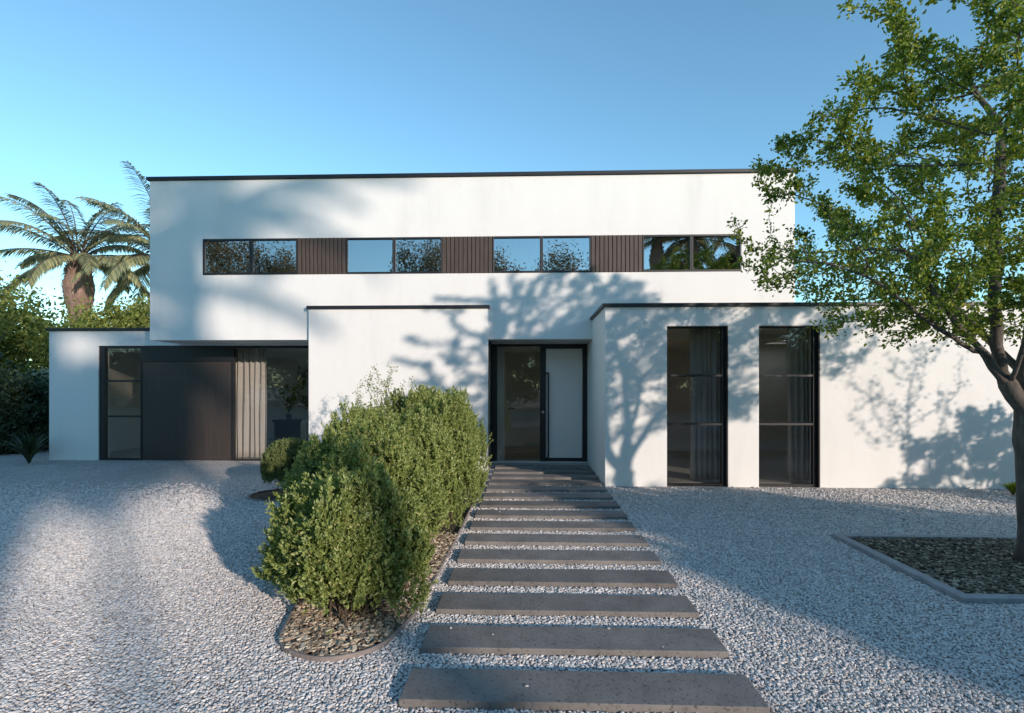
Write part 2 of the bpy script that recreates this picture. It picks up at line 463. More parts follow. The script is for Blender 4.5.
def holed_wall(name, mat, parent, x0, x1, z0, z1, y0, y1, holes, axis='x', bevel=0.006):
    """solid wall with rectangular openings, one manifold grid mesh. axis 'y': runs along y at x in [y0,y1]"""
    xs = sorted(set([x0, x1] + [h[0] for h in holes] + [h[1] for h in holes]))
    zs = sorted(set([z0, z1] + [h[2] for h in holes] + [h[3] for h in holes]))
    xs = [x for x in xs if x0 <= x <= x1]; zs = [z for z in zs if z0 <= z <= z1]
    def solid(i, j):
        if i < 0 or j < 0 or i >= len(xs)-1 or j >= len(zs)-1: return False
        cx = (xs[i]+xs[i+1])/2; cz = (zs[j]+zs[j+1])/2
        return not any(h[0] < cx < h[1] and h[2] < cz < h[3] for h in holes)
    V = {}; vs = []; fs = []
    def vid(i, j, k):
        if (i, j, k) not in V:
            V[(i, j, k)] = len(vs)
            y = y0 if k == 0 else y1
            vs.append((xs[i], y, zs[j]) if axis == 'x' else (y, xs[i], zs[j]))
        return V[(i, j, k)]
    for i in range(len(xs)-1):
        for j in range(len(zs)-1):
            if not solid(i, j): continue
            fs.append((vid(i,j,0), vid(i+1,j,0), vid(i+1,j+1,0), vid(i,j+1,0)))
            fs.append((vid(i,j,1), vid(i,j+1,1), vid(i+1,j+1,1), vid(i+1,j,1)))
            if not solid(i-1, j): fs.append((vid(i,j,0), vid(i,j+1,0), vid(i,j+1,1), vid(i,j,1)))
            if not solid(i+1, j): fs.append((vid(i+1,j,0), vid(i+1,j,1), vid(i+1,j+1,1), vid(i+1,j+1,0)))
            if not solid(i, j-1): fs.append((vid(i,j,0), vid(i,j,1), vid(i+1,j,1), vid(i+1,j,0)))
            if not solid(i, j+1): fs.append((vid(i,j+1,0), vid(i+1,j+1,0), vid(i+1,j+1,1), vid(i,j+1,1)))
    if axis == 'y': fs = [tuple(reversed(f)) for f in fs]
    me = bpy.data.meshes.new(name); me.from_pydata(vs, [], fs); me.update()
    o = link(name, me, mat, parent)
    if bevel:
        b = o.modifiers.new('bevel', 'BEVEL'); b.width = bevel; b.segments = 2; b.limit_method = 'ANGLE'; b.angle_limit = math.radians(40)
    return o

def unit(a):
    return a / np.maximum(np.linalg.norm(a, axis=1, keepdims=True), 1e-9)

def leaf_mesh(name, P, D, L, W, rg, fold=0.25, smooth=False):
    """folded leaf blades: positions P, directions D (unit), lengths L, widths W"""
    n = len(P)
    R = unit(rg.normal(size=(n, 3)))
    S = unit(np.cross(D, R)); Nn = np.cross(S, D)
    L = np.broadcast_to(L, (n,))[:, None]; W = np.broadcast_to(W, (n,))[:, None]
    up = Nn * W * fold
    b = P
    t = P + D * L
    l1 = P + D * L * 0.3 + S * W * 0.5 + up
    l2 = P + D * L * 0.7 + S * W * 0.38 + up
    r1 = P + D * L * 0.3 - S * W * 0.5 + up
    r2 = P + D * L * 0.7 - S * W * 0.38 + up
    V = np.stack([b, l1, l2, t, r2, r1], axis=1).reshape(-1, 3)
    k = np.arange(n)[:, None] * 6
    Fq = np.concatenate([k + np.array([[0, 3, 2, 1]]), k + np.array([[0, 5, 4, 3]])])
    return mesh_np(name, V, Fq, smooth)

# ------------------------------------------------------------------ ground
bed_pts_px = []
g = MB(); g.quad((-300, -300, 0), (300, -300, 0), (300, 300, 0), (-300, 300, 0))
tag(g.build('ground', M['gravel']), 'pale grey gravel forecourt in front of the white house', 'gravel', kind='structure')

# bed outlines (world metres)
def smooth_poly(pts, n=8):
    out = []
    m = len(pts)
    for i in range(m):
        p0, p1, p2, p3 = [np.array(pts[(i + k - 1) % m]) for k in range(4)]
        for j in range(n):
            t = j / n
            out.append(tuple(0.5 * ((2*p1) + (-p0+p2)*t + (2*p0-5*p1+4*p2-p3)*t*t + (-p0+3*p1-3*p2+p3)*t**3)))
    return out
bush_bed = smooth_poly([(-1.20, 2.97), (-0.93, 3.10), (-0.83, 3.42), (-0.79, 3.80), (-0.77, 4.6), (-0.76, 5.8), (-0.76, 7.4),
                        (-0.78, 9.3), (-1.6, 9.55), (-2.9, 9.4), (-3.1, 8.4), (-2.7, 7.0), (-2.2, 5.6), (-1.83, 4.4), (-1.62, 3.5), (-1.50, 3.12)])
ball_bed = smooth_poly([(-3.5 + 0.5 * math.cos(a), 7.4 + 0.42 * math.sin(a)) for a in np.linspace(0, 2*math.pi, 10)[:-1]])
x0b, y0b = 3.28, 4.02
tree_bed = [(x0b, y0b), (9.2, y0b), (9.2, 5.50), (x0b, 5.50)]

def inside(poly, x, y):
    px = np.array([p[0] for p in poly]); py = np.array([p[1] for p in poly])
    c = np.zeros(x.shape, bool)
    j = len(px) - 1
    for i in range(len(px)):
        m = ((py[i] > y) != (py[j] > y)) & (x < (px[j]-px[i]) * (y-py[i]) / (py[j]-py[i] + 1e-12) + px[i])
        c ^= m; j = i
    return c

def strip_ring(name, pts, w, h, mat, label, cat, z0=-0.05):
    n = len(pts); vs = []; fs = []
    P = [Vector((p[0], p[1])) for p in pts]
    area = sum(P[i].x*P[(i+1)%n].y - P[(i+1)%n].x*P[i].y for i in range(n))
    sg = 1 if area > 0 else -1
    for i in range(n):
        d1 = (P[i]-P[i-1]).normalized(); d2 = (P[(i+1) % n]-P[i]).normalized()
        nn = (Vector((d1.y, -d1.x)) + Vector((d2.y, -d2.x)))
        nn = nn.normalized() * sg
        k = 1 / max(0.6, nn.dot(Vector((d1.y, -d1.x)) * sg))
        o = P[i] + nn * w * k
        vs += [(P[i].x, P[i].y, z0), (P[i].x, P[i].y, h), (o.x, o.y, h), (o.x, o.y, z0)]
    for i in range(n):
        a = 4*i; b = 4*((i+1) % n)
        for k in range(3):
            f = (a+k, a+k+1, b+k+1, b+k)
            fs.append(f if sg > 0 else tuple(reversed(f)))
    me = bpy.data.meshes.new(name); me.from_pydata(vs, [], fs); me.update()
    o = link(name, me, mat, None, (pts[0][0], pts[0][1], 0))
    bv = o.modifiers.new('bevel', 'BEVEL'); bv.width = 0.005; bv.segments = 2; bv.limit_method = 'ANGLE'; bv.angle_limit = math.radians(40)
    return tag(o, label, cat)

strip_ring('bed_edging', bush_bed, 0.018, 0.035, M['edging'], 'thin brown curved edging strip round the long shrub bed', 'edging')
strip_ring('bed_edging', ball_bed, 0.018, 0.03, M['edging'], 'small ring of edging round the lone ball shrub', 'edging')
strip_ring('bed_kerb', tree_bed, 0.09, 0.035, M['kerb'], 'straight grey concrete kerb framing the tree bed', 'kerb')

def poly_surface(name, pts, z, mat, label):
    me = bpy.data.meshes.new(name)
    me.from_pydata([(p[0], p[1], z) for p in pts], [], [tuple(range(len(pts)))]); me.update()
    if me.polygons[0].normal.z < 0: me.flip_normals()
    return tag(link(name, me, mat), label, 'mulch', kind='structure')
poly_surface('mulch_bed', bush_bed, 0.010, M['mulch'], 'bark mulch under the long row of shrubs')
poly_surface('mulch_bed', ball_bed, 0.010, M['mulch'], 'bark mulch under the ball shrub')
poly_surface('soil_bed', tree_bed, 0.014, M['soil'], 'dark mulch bed round the tree trunk')

def chips(name, poly, n, mat, label, ymax=99, L=(0.03, 0.09), zb=0.012):
    xs = np.array([p[0] for p in poly]); ys = np.array([p[1] for p in poly])
    x = rng.uniform(xs.min(), xs.max(), n*3); y = rng.uniform(ys.min(), min(ymax, ys.max()), n*3)
    k = inside(poly, x, y); x = x[k][:n]; y = y[k][:n]; m = len(x)
    a = rng.uniform(0, math.tau, m); tilt = rng.normal(0, 0.22, m)
    d = np.stack([np.cos(a)*np.cos(tilt), np.sin(a)*np.cos(tilt), np.sin(tilt)], 1)
    s = unit(np.cross(d, np.array([0, 0, 1.0]) + rng.normal(0, 0.25, (m, 3))))
    u = np.cross(s, d)
    l = rng.uniform(L[0], L[1], m)[:, None] / 2; w = rng.uniform(0.004, 0.013, m)[:, None]; h = rng.uniform(0.002, 0.005, m)[:, None]
    c = np.stack([x, y, zb + rng.uniform(0.003, 0.022, m)], 1)
    V = []
    for sz in (-1, 1):
        for (sx, sy) in ((-1, -1), (1, -1), (1, 1), (-1, 1)):
            V.append(c + d*l*sx*(1 - 0.2*(sy > 0)) + s*w*sy + u*h*sz)
    V = np.stack(V, 1).reshape(-1, 3)
    q = np.array([(0,3,2,1),(4,5,6,7),(0,1,5,4),(1,2,6,5),(2,3,7,6),(3,0,4,7)])
    Fq = (np.arange(m)[:, None, None]*8 + q[None]).reshape(-1, 4)
    tag(link(name, mesh_np(name, V, Fq), mat), label, 'wood chips', kind='stuff')
chips('bark_chips', bush_bed, 8000, M['chips'], 'loose bark chips scattered under the shrubs', 5.5, L=(0.015, 0.06))
chips('bark_chips', tree_bed, 12000, M['chips_dark'], 'loose dark bark chips covering the tree bed', L=(0.015, 0.055))

# ------------------------------------------------------------------ stepping slabs
SX0, SX1 = -0.645, 1.165
slab_rects = []
ordn = ['nearest', 'second', 'third', 'fourth', 'fifth', 'sixth', 'seventh', 'eighth', 'ninth', 'tenth', 'eleventh', 'twelfth', 'thirteenth', 'fourteenth', 'fifteenth']
for i in range(15):
    y0 = 2.555 + i * 0.521
    y1 = y0 + 0.292
    jx = random.uniform(-0.004, 0.004)
    nx, ny = 40, 6
    me = MB().box(SX0 + jx, SX1 + jx, y0, y1, -0.03, 0.042)
    lab = ('long grey stone slab nearest the camera, first in the path' if i == 0 else
           'long grey stone slab of the path, %s one counted from the camera' % ordn[i])
    if i == 14: lab = 'long grey stone slab of the path, last one before the front door'
    o = me.build('stepping_slab', M['slab'], bevel=0.004, loc=((SX0+SX1)/2, (y0+y1)/2, 0))
    tag(o, lab, 'paving slab', 'stone slabs forming the path to the front door')
    o.rotation_euler = (random.uniform(-.004, .004), random.uniform(-.0015, .0015), random.uniform(-.0035, .0035))
    slab_rects.append((SX0+jx, SX1+jx, y0, y1))

# ------------------------------------------------------------------ loose stones near the camera
def stones():
    rg = np.random.default_rng(5)
    # icosahedron
    ph = (1 + 5 ** 0.5) / 2
    iv = np.array([(-1,ph,0),(1,ph,0),(-1,-ph,0),(1,-ph,0),(0,-1,ph),(0,1,ph),(0,-1,-ph),(0,1,-ph),(ph,0,-1),(ph,0,1),(-ph,0,-1),(-ph,0,1)], float)
    iv /= np.linalg.norm(iv[0])
    fi = np.array([(0,11,5),(0,5,1),(0,1,7),(0,7,10),(0,10,11),(1,5,9),(5,11,4),(11,10,2),(10,7,6),(7,1,8),(3,9,4),(3,4,2),(3,2,6),(3,6,8),(3,8,9),(4,9,5),(2,4,11),(6,2,10),(8,6,7),(9,8,1)])
    pts = []
    y = 1.9
    sp0 = 0.0168
    while y < 8.3:
        sp = sp0 * (1 + 0.05 * max(0, y - 3))
        w = 1.08 * y + 2.6
        n = int(2 * w / sp)
        xs = -w + (np.arange(n) + rg.uniform(-0.45, 0.45, n)) * sp - 0.03 * y
        ys = y + rg.uniform(-0.5, 0.5, n) * sp
        keep = rg.uniform(0, 1, n) < np.clip(1 - (y - 6.0) / 2.4, 0, 1) * np.clip(1 - (np.abs(xs) - 1.06*y - 0.6) / 2.0, 0, 1)
        pts.append(np.stack([xs[keep], ys[keep], np.full(keep.sum(), sp)], 1))
        y += sp * 0.95
    P = np.concatenate(pts)
    x, y, sp = P[:, 0], P[:, 1], P[:, 2]
    bad = inside(bush_bed, x, y) | inside(tree_bed, x, y) | inside([(p[0], p[1]) for p in ball_bed], x, y)
    bad |= (x > 3.15) & (x < 9.3) & (y > 3.89) & (y < 5.63)
    bad |= (x > 1.17) & (y > YF - 0.02)
    for a, b, c, d in slab_rects:
        bad |= (x > a-0.008) & (x < b+0.008) & (y > c-0.006) & (y < d+0.006)
    on = np.zeros(len(x), bool)
    for a, b, c, d in slab_rects:
        edge = np.minimum(np.minimum(x-a, b-x), np.minimum(y-c, d-y))
        on |= (edge > 0.012) & (rg.uniform(size=len(x)) < 0.0003 + 0.008*np.exp(-np.maximum(edge, 0)/0.02))
    onz = on[~bad | on]
    P = P[~bad | on]; n = len(P)
    sz = P[:, 2] * rg.uniform(0.42, 0.80, n)
    sc = np.stack([sz*rg.uniform(0.85, 1.45, n), sz*rg.uniform(0.6, 0.95, n), sz*rg.uniform(0.42, 0.75, n)], 1)
    sc[onz] *= 0.75
    V = iv[None] * sc[:, None, :] * rg.uniform(0.78, 1.18, (n, 12, 1))
    a = rg.uniform(0, math.tau, n); tx = rg.normal(0, 0.35, n)
    ca, sa, ct, st = np.cos(a), np.sin(a), np.cos(tx), np.sin(tx)
    Rx = np.zeros((n, 3, 3)); Rx[:, 0, 0] = 1; Rx[:, 1, 1] = ct; Rx[:, 1, 2] = -st; Rx[:, 2, 1] = st; Rx[:, 2, 2] = ct
    Rz = np.zeros((n, 3, 3)); Rz[:, 2, 2] = 1; Rz[:, 0, 0] = ca; Rz[:, 0, 1] = -sa; Rz[:, 1, 0] = sa; Rz[:, 1, 1] = ca
    R = Rz @ Rx
    V = np.einsum('nij,nkj->nki', R, V)
    C = np.stack([P[:, 0], P[:, 1], np.where(onz, 0.042 + sc[:, 2]*0.8, sc[:, 2]*0.35 + rg.uniform(0, 0.006, n))], 1)
    V = (V + C[:, None]).reshape(-1, 3)
    Fq = (np.arange(n)[:, None, None]*12 + fi[None]).reshape(-1, 3)
    print('stones', n)
    tag(link('gravel_stones', mesh_np('gravel_stones', V, Fq), M['stone']), 'loose pale crushed stones covering the forecourt', 'gravel', kind='stuff')
stones()

# ------------------------------------------------------------------ house
XL0 = X(49, YD); XL1 = X(98, YD)
XUL = X(149.7, YU); XUR = X(795, YU)
XB0 = X(308.5, YC); XB1 = X(488, YC)
XW0 = 1.195; XW1 = 9.6
ZS = 2.47; ZU = 5.58; ZLW = 2.75; ZW = 2.83; ZB = 3.05
BACK = 18.5
house = thing('house', 'long white two storey flat roofed house with black trim', 'house', ((XUL+XUR)/2, YU, 0))

# upper storey: walls with the window band opening
ZB0 = Z(470, 273.2, YU); ZB1 = Z(470, 236.6, YU)
XB_a = X(203, YU); XB_b = X(741.3, YU)
holed_wall('upper_wall', M['plaster'], house, XUL, XUR, ZS, ZU, YU, YU+0.3, [(XB_a, XB_b, ZB0, ZB1)])
sh = MB()
sh.box(XUL, XUL+0.3, YU+0.3, BACK, ZS, ZU); sh.box(XUR-0.3, XUR, YU+0.3, BACK, ZS, ZU); sh.box(XUL+0.3, XUR-0.3, BACK-0.3, BACK, ZS, ZU)
sh.build('upper_side_wall', M['plaster'], house)
MB().box(XUL+0.3, XUR-0.3, YU+0.3, BACK-0.3, ZS, ZS+0.3).build('upper_floor', M['inner'], house)
MB().box(XUL+0.3, XUR-0.3, YU+0.3, BACK-0.3, ZU-0.3, ZU-0.02).build('upper_roof', M['roofing'], house)
MB().box(XUL-0.045, XUR+0.045, YU-0.045, BACK+0.045, ZU+0.002, ZU+0.065).build('upper_coping', M['coping'], house, bevel=0.004)
MB().box(XUL+0.32, XUR-0.32, YU+2.6, YU+2.7, ZS+0.31, ZU-0.31).build('upper_inner_wall', M['inner'], house)

# window band
bandf = 0.03
y_fr = YU - 0.012
def win_frame(name, parent, x0, x1, z0, z1, y, fl, fr, ft, fb, depth=0.07, mat=None):
    m = MB()
    m.box(x0, x0+fl, y, y+depth, z0, z1); m.box(x1-fr, x1, y, y+depth, z0, z1)
    m.box(x0+fl, x1-fr, y, y+depth, z1-ft, z1); m.box(x0+fl, x1-fr, y, y+depth, z0, z0+fb)
    return m.build(name, mat or M['black'], parent, bevel=0.003)
pairs = [(203, 251, 297.5), (346, 394, 442), (492.5, 541.5, 591), (642.5, 691.5, 741.3)]
for a, b, c in pairs:
    xa, xb, xc = X(a, YU), X(b, YU), X(c, YU)
    for (p, q) in ((xa, xb - 0.0015), (xb + 0.0015, xc)):
        w = win_frame('window', house, p, q, ZB0+0.002, ZB1-0.002, y_fr, 0.028, 0.028, 0.035, 0.035)
        MB().box(p+0.02, q-0.02, y_fr+0.03, y_fr+0.042, ZB0+0.03, ZB1-0.03).build('pane', M['glass_up'], w)
for a, b in ((297.5, 346), (442, 492.5), (591, 642.5)):
    xa, xb = X(a, YU)+0.002, X(b, YU)-0.002
    m = MB(); m.box(xa, xb, y_fr+0.045, y_fr+0.075, ZB0+0.002, ZB1-0.002)
    n = 12; w = (xb-xa)/n
    for k in range(n):
        m.box(xa+k*w+0.007, xa+(k+1)*w-0.007, y_fr, y_fr+0.043, ZB0+0.002, ZB1-0.002)
    m.build('timber_slat_panel', M['slat'], house, bevel=0.003)

# left wing
GX1 = X(308.5, YD)
holed_wall('left_wing_wall', M['plaster'], house, XL0, GX1, 0, ZLW, YD, YD+0.3,
           [(XL1, GX1+1, 0, 2.43), (XUL, GX1+1, 2.42, ZLW+1)])
holed_wall('left_wing_end_wall', M['plaster'], house, YD+0.3, BACK, 0, ZLW, XL0, XL0+0.3, [(13.0, 15.1, 0.05, 2.35)], 'y')  # unseen opening added to bring daylight into the left room
m = MB(); m.box(XL0+0.3, XUL+0.3, BACK-0.3, BACK, 0, ZLW)
m.build('left_wing_side_wall', M['plaster'], house)
MB().box(XL0+0.3, XUL, YD+0.3, BACK-0.3, ZLW-0.25, ZLW-0.02).build('left_wing_roof', M['roofing'], house)
MB().box(XL0-0.045, XUL-0.002, YD-0.045, BACK+0.045, ZLW+0.002, ZLW+0.055).build('left_wing_coping', M['coping'], house, bevel=0.004)
MB().box(XUL, GX1+0.2, YD, YD+0.3, 2.432, ZS-0.002).build('lintel', M['plaster'], house)

# middle block
m = MB(); m.box(XB0, XB1-0.02, YU-0.001, YC+0.9+0.3, 0, ZS-0.003)
m.box(XB0, XB1, YC, YU-0.002, 0, ZB)
m.build('middle_block_wall', M['plaster'], house, bevel=0.006)
MB().box(XB0-0.03, XB1+0.03, YC-0.035, YU-0.002, ZB+0.002, ZB+0.062).build('middle_coping', M['coping'], house, bevel=0.003)
MB().box(XB1-0.0185, XB1+0.006, YU+0.001, YD+0.05, 0, ZS-0.004).build('side_cladding', M['black'], house)

# right wing
wx = [(X(667, YF), X(728, YF)), (X(759, YF), X(820, YF))]
wz0 = 0.012; wz1 = Z(700, 326, YF)
holed_wall('right_wing_wall', M['plaster'], house, XW0, XW1, 0, ZW, YF, YF+0.3, [(a, b, 0, wz1) for a, b in wx])
m = MB(); m.box(XW0, XW0+0.3, YF+0.3, 13.5, 0, ZW); m.box(XW1-0.3, XW1, YF+0.3, 13.5, 0, ZW)
m.box(XW0+0.3, XW1-0.3, 13.2, 13.5, 0, ZW); m.build('right_wing_side_wall', M['plaster'], house)
m = MB()
for (p, q, r, t) in ((XW0+0.3, 3.4, YF+0.3, 13.2), (6.4, XW1-0.3, YF+0.3, 13.2), (3.4, 6.4, YF+0.3, 10.9), (3.4, 6.4, 12.2, 13.2)):  # leaves an unseen roof opening, added to let daylight in
    m.box(p, q, r, t, ZW-0.24, ZW-0.02)
m.build('right_wing_roof', M['roofing'], house)
m = MB()
me_c = m.box(XW0-0.04, XW1+0.04, YF-0.04, YU-0.002, ZW+0.002, ZW+0.052)
me_c.box(XUR+0.002, XUR+0.1, YU, 13.54, ZW+0.002, ZW+0.052); me_c.box(XW1-0.3, XW1+0.04, YU, 13.54, ZW+0.002, ZW+0.052)
m.build('right_wing_coping', M['coping'], house)
# side infill between wing front corner and door plane is the wing side wall itself (x = XW0)

# rooms ---------------------------------------------------------------
def room(x0, x1, y0, y1, z0, z1, wall, floor, back_hole=None, sky_h=None, left_h=None):
    m = MB()
    if left_h is None:
        m.quad((x0, y0, z0), (x0, y1, z0), (x0, y1, z1), (x0, y0, z1))
    else:
        p, q = left_h
        m.quad((x0, y0, z0), (x0, p, z0), (x0, p, z1), (x0, y0, z1))
        m.quad((x0, q, z0), (x0, y1, z0), (x0, y1, z1), (x0, q, z1))
    m.quad((x1, y1, z0), (x1, y0, z0), (x1, y0, z1), (x1, y1, z1))
    if sky_h is None:
        m.quad((x0, y0, z1), (x0, y1, z1), (x1, y1, z1), (x1, y0, z1))
    else:
        a, b, c, d = sky_h
        for (p, q, r, t) in ((x0, a, y0, y1), (b, x1, y0, y1), (a, b, y0, c), (a, b, d, y1)):
            m.box(p, q, r, t, z1, z1+0.03)
    xx = x0
    for a, b, c, d in (back_hole or []):
        m.quad((xx, y1, z0), (a, y1, z0), (a, y1, z1), (xx, y1, z1)); xx = b
        m.quad((a, y1, d), (b, y1, d), (b, y1, z1), (a, y1, z1))
        m.quad((a, y1, z0), (b, y1, z0), (b, y1, c), (a, y1, c))
    m.quad((xx, y1, z0), (x1, y1, z0), (x1, y1, z1), (xx, y1, z1))
    m.build('room_wall', wall, house)
    MB().box(x0, x1, y0, y1, 0.004, 0.016).build('room_floor', floor, house)
HX0 = XB1 - 0.3
room(XL0+0.32, -3.4, YD+0.16, 15.2, 0.01, 2.40, M['inner'], M['floor_tile'], [(X(297, 15.2), X(310, 15.2), 0.5, 2.15), (-6.2, -3.6, 0.05, 2.3)], None, (13.0, 15.1))  # wide back and left openings are added, out of view, for daylight
room(-3.2, XW0-0.02, YD+0.16, 13.4, 0.01, 2.44, M['hall_paint'], M['floor_wood'], [(-3.0, -1.25, 0.05, 2.35), (0.45, 1.1, 0.05, 2.3)])  # hidden back openings added to brighten the hall
room(XW0+0.32, XW1-0.32, YF+0.31, 12.6, 0.01, 2.55, M['inner'], M['floor_tile'], None, (3.4, 6.4, 10.9, 12.2))  # ceiling hole under the added skylight
MB().box(3.4, 6.4, 10.9, 12.2, 2.62, 2.635).build('added_daylight_diffuser', M['opal'], house)  # unseen skylight added to brighten the wing room

# garage / living window assembly at YD ---------------------------------
yA = YD + 0.03
zt = 2.42
a0, a1 = X(98, YD), X(140.5, YD)
w = MB()
fl = X(103.5, YD) - a0
w.box(a0, a0+fl, yA, yA+0.09, 0.01, zt); w.box(a1-0.03, a1, yA, yA+0.09, 0.01, zt)
w.box(a0+fl, a1-0.03, yA, yA+0.09, zt-0.04, zt); w.box(a0+fl, a1-0.03, yA, yA+0.09, 0.01, 0.045)
for v in (381, 416.5):
    zz = Z(120, v, YD); w.box(a0+fl, a1-0.03, yA+0.01, yA+0.08, zz-0.02, zz+0.02)
w = w.build('narrow_window', M['black'], house, bevel=0.003)
MB().box(a0+fl-0.01, a1-0.02, yA+0.04, yA+0.055, 0.03, zt-0.02).build('pane', M['glass'], w)
b0, b1 = a1+0.003, X(230, YD)
zc = Z(185, 361.5, YD)
p = MB(); p.box(b0, b1, yA+0.012, yA+0.08, 0.015, zc-0.003)
pn = p.build('dark_clad_panel', M['cladding'], house, bevel=0.003)
s = MB()
for k in range(1, 4):
    xx = b0 + (b1-b0)*k/4; s.box(xx-0.004, xx+0.004, yA+0.0095, yA+0.0125, 0.02, zc-0.01)
MB().box(b0, b1, yA-0.002, yA+0.085, zc, zt).build('dark_fascia', M['black'], house, bevel=0.003)
c0, c1 = b1+0.003, GX1-0.01
w = MB(); fl2 = 0.055
w.box(c0, c0+fl2, yA, yA+0.09, 0.01, zt); w.box(c1-0.02, c1, yA, yA+0.09, 0.01, zt)
w.box(c0+fl2, c1-0.02, yA, yA+0.09, zt-0.04, zt); w.box(c0+fl2, c1-0.02, yA, yA+0.09, 0.01, 0.035)
w = w.build('wide_window', M['black'], house, bevel=0.003)
MB().box(c0+fl2-0.01, c1-0.012, yA+0.04, yA+0.055, 0.03, zt-0.02).build('pane', M['glass'], w)

# entrance --------------------------------------------------------------
e0 = XB1 + 0.008; e1 = XW0 - 0.002
yE = YD
ex = lambda u: X(u, YD)
zE = Z(540, 344, YD)
fr = MB()
fr.box(e0, ex(497), yE, yE+0.12, 0.03, zE)
fr.box(ex(540), ex(545.8), yE-0.004, yE+0.12, 0.03, zE)
fr.box(ex(582.6), e1, yE, yE+0.12, 0.03, zE)
fr.box(ex(497), ex(540), yE, yE+0.12, zE-0.045, zE)
fr.box(ex(545.8), ex(582.6), yE, yE+0.12, zE-0.095, zE)
frame = fr.build('entrance_frame', M['black'], house, bevel=0.004)
MB().box(e0, e1, yE+0.01, YD+0.3, zE+0.002, ZS-0.003).build('entrance_head', M['plaster'], house)
MB().box(e0, e1, yE-0.09, yE+0.12, 0.0, 0.028).build('threshold', M['door_trim'], house, bevel=0.004)
MB().box(ex(497)-0.01, ex(540)+0.01, yE+0.05, yE+0.065, 0.03, zE-0.03).build('sidelight_pane', M['glass'], house)
MB().box(ex(497)+0.003, ex(503.5), yE+0.075, yE+0.6, 0.02, zE-0.05).build('inner_reveal', M['door_trim'], house)
door = MB().box(ex(545.8)+0.004, ex(582.6)-0.004, yE+0.035, yE+0.085, Z(560, 458, YD), zE-0.098).build('front_door', M['doorleaf'], house, bevel=0.003)
MB().box(ex(545.8)+0.003, ex(582.6)-0.003, yE+0.02, yE+0.09, 0.03, Z(560, 458, YD)-0.003).build('door_bottom_rail', M['black'], door)
h = MB(); hx = ex(548.3); hz0 = Z(548, 458.5, YD); hz1 = Z(548, 372.5, YD)
h.box(hx-0.017, hx+0.017, yE-0.06, yE-0.035, hz0, hz1)
h.box(hx-0.075, hx-0.017, yE-0.06, yE-0.035, hz1-0.03, hz1); h.box(hx-0.075, hx-0.017, yE-0.06, yE-0.035, hz0, hz0+0.03)
h.box(hx-0.075, hx-0.055, yE-0.06, yE-0.004, hz1-0.03, hz1); h.box(hx-0.075, hx-0.055, yE-0.06, yE-0.004, hz0, hz0+0.03)
h.build('door_handle', M['black'], door, bevel=0.003)
MB().tube([(ex(543), yE-0.004, Z(543, 412, YD)), (ex(543), yE-0.022, Z(543, 412, YD))], 0.028, 20).build('door_lock', M['steel'], door)
# hall interior door leaf and handle
ih = thing_y = 13.36
MB().box(X(503, 13.36), X(524, 13.36), 13.33, 13.385, 0.02, 2.05).build('hall_door', M['hall_paint'], house, bevel=0.004)
MB().box(X(507.5, 12.9), X(513.5, 12.9), 13.26, 13.28, 0.98, 1.005).build('hall_door_handle', M['black'], house)
MB().box(-1.2, 0.4, 13.375, 13.39, 0.02, 0.10).build('skirting', M['door_trim'], house)

# right wing windows ------------------------------------------------------
for a, b in wx:
    fr_w = 0.075
    y = YF + 0.05
    w = MB()
    w.box(a+0.002, a+0.022, y, y+0.08, wz0, wz1-0.002); w.box(b-fr_w, b-0.002, y, y+0.08, wz0, wz1-0.002)
    w.box(a+0.022, b-fr_w, y, y+0.08, wz1-0.028, wz1-0.002); w.box(a+0.022, b-fr_w, y, y+0.08, wz0, wz0+0.03)
    for v in (375.5, 424.5):
        zz = Z((a+b)/2*F/YF + 529, v, YF); w.box(a+0.022, b-fr_w, y+0.006, y+0.074, zz-0.018, zz+0.018)
    w = w.build('tall_window', M['black'], house, bevel=0.003)
    MB().box(a+0.015, b-fr_w+0.01, y+0.035, y+0.05, wz0+0.01, wz1-0.02).build('pane', M['glass'], w)
    # black cladding of the right hand reveal
    MB().box(b-0.0195, b-0.0015, YF-0.004, y-0.002, wz0, wz1-0.002).build('reveal_strip', M['black'], w)
    MB().box(a+0.0015, b-0.022, YF-0.004, YF+0.046, wz1-0.014, wz1-0.002).build('head_strip', M['black'], w)

# wall lamp on right wing (half hidden behind branches)
# ------------------------------------------------------------------ curtains
def curtain(x0, x1, y, z0, z1, label, folds=7, amp=0.035, seed=0):
    rg = np.random.default_rng(seed)
    nx, nz = folds*14, 14
    ph = rg.uniform(0, 6, 4)
    xs = np.linspace(0, 1, nx); zs = np.linspace(0, 1, nz)
    Vv = []
    for j, zz in enumerate(zs):
        for i, xx in enumerate(xs):
            d = math.sin(xx*folds*math.tau + ph[0] + 0.6*math.sin(xx*9+ph[1]) + 0.25*math.sin(zz*2+ph[2]))
            d2 = 0.35*math.sin(xx*folds*2.6*math.tau + ph[3])
            Vv.append((x0 + (x1-x0)*xx + 0.01*math.sin(zz*5+xx*12), y + amp*(d+d2)*(0.8+0.3*(1-zz)), z0 + (z1-z0)*zz))
    idx = np.arange(nx*nz).reshape(nz, nx)
    Fq = np.stack([idx[:-1, :-1], idx[:-1, 1:], idx[1:, 1:], idx[1:, :-1]], -1).reshape(-1, 4)
    o = link('curtain', mesh_np('curtain', np.array(Vv), Fq, True), M['curtain'], None, ((x0+x1)/2, y, z0))
    so = o.modifiers.new('thickness', 'SOLIDIFY'); so.thickness = 0.003
    tag(o, label, 'curtain', 'pale linen curtains behind the windows')
yc = YD + 0.34
curtain(X(233, yc), X(266.5, yc), yc, 0.03, 2.39, 'pale pleated curtain behind the wide left window', 6, 0.04, 1)
yc = YF + 0.5
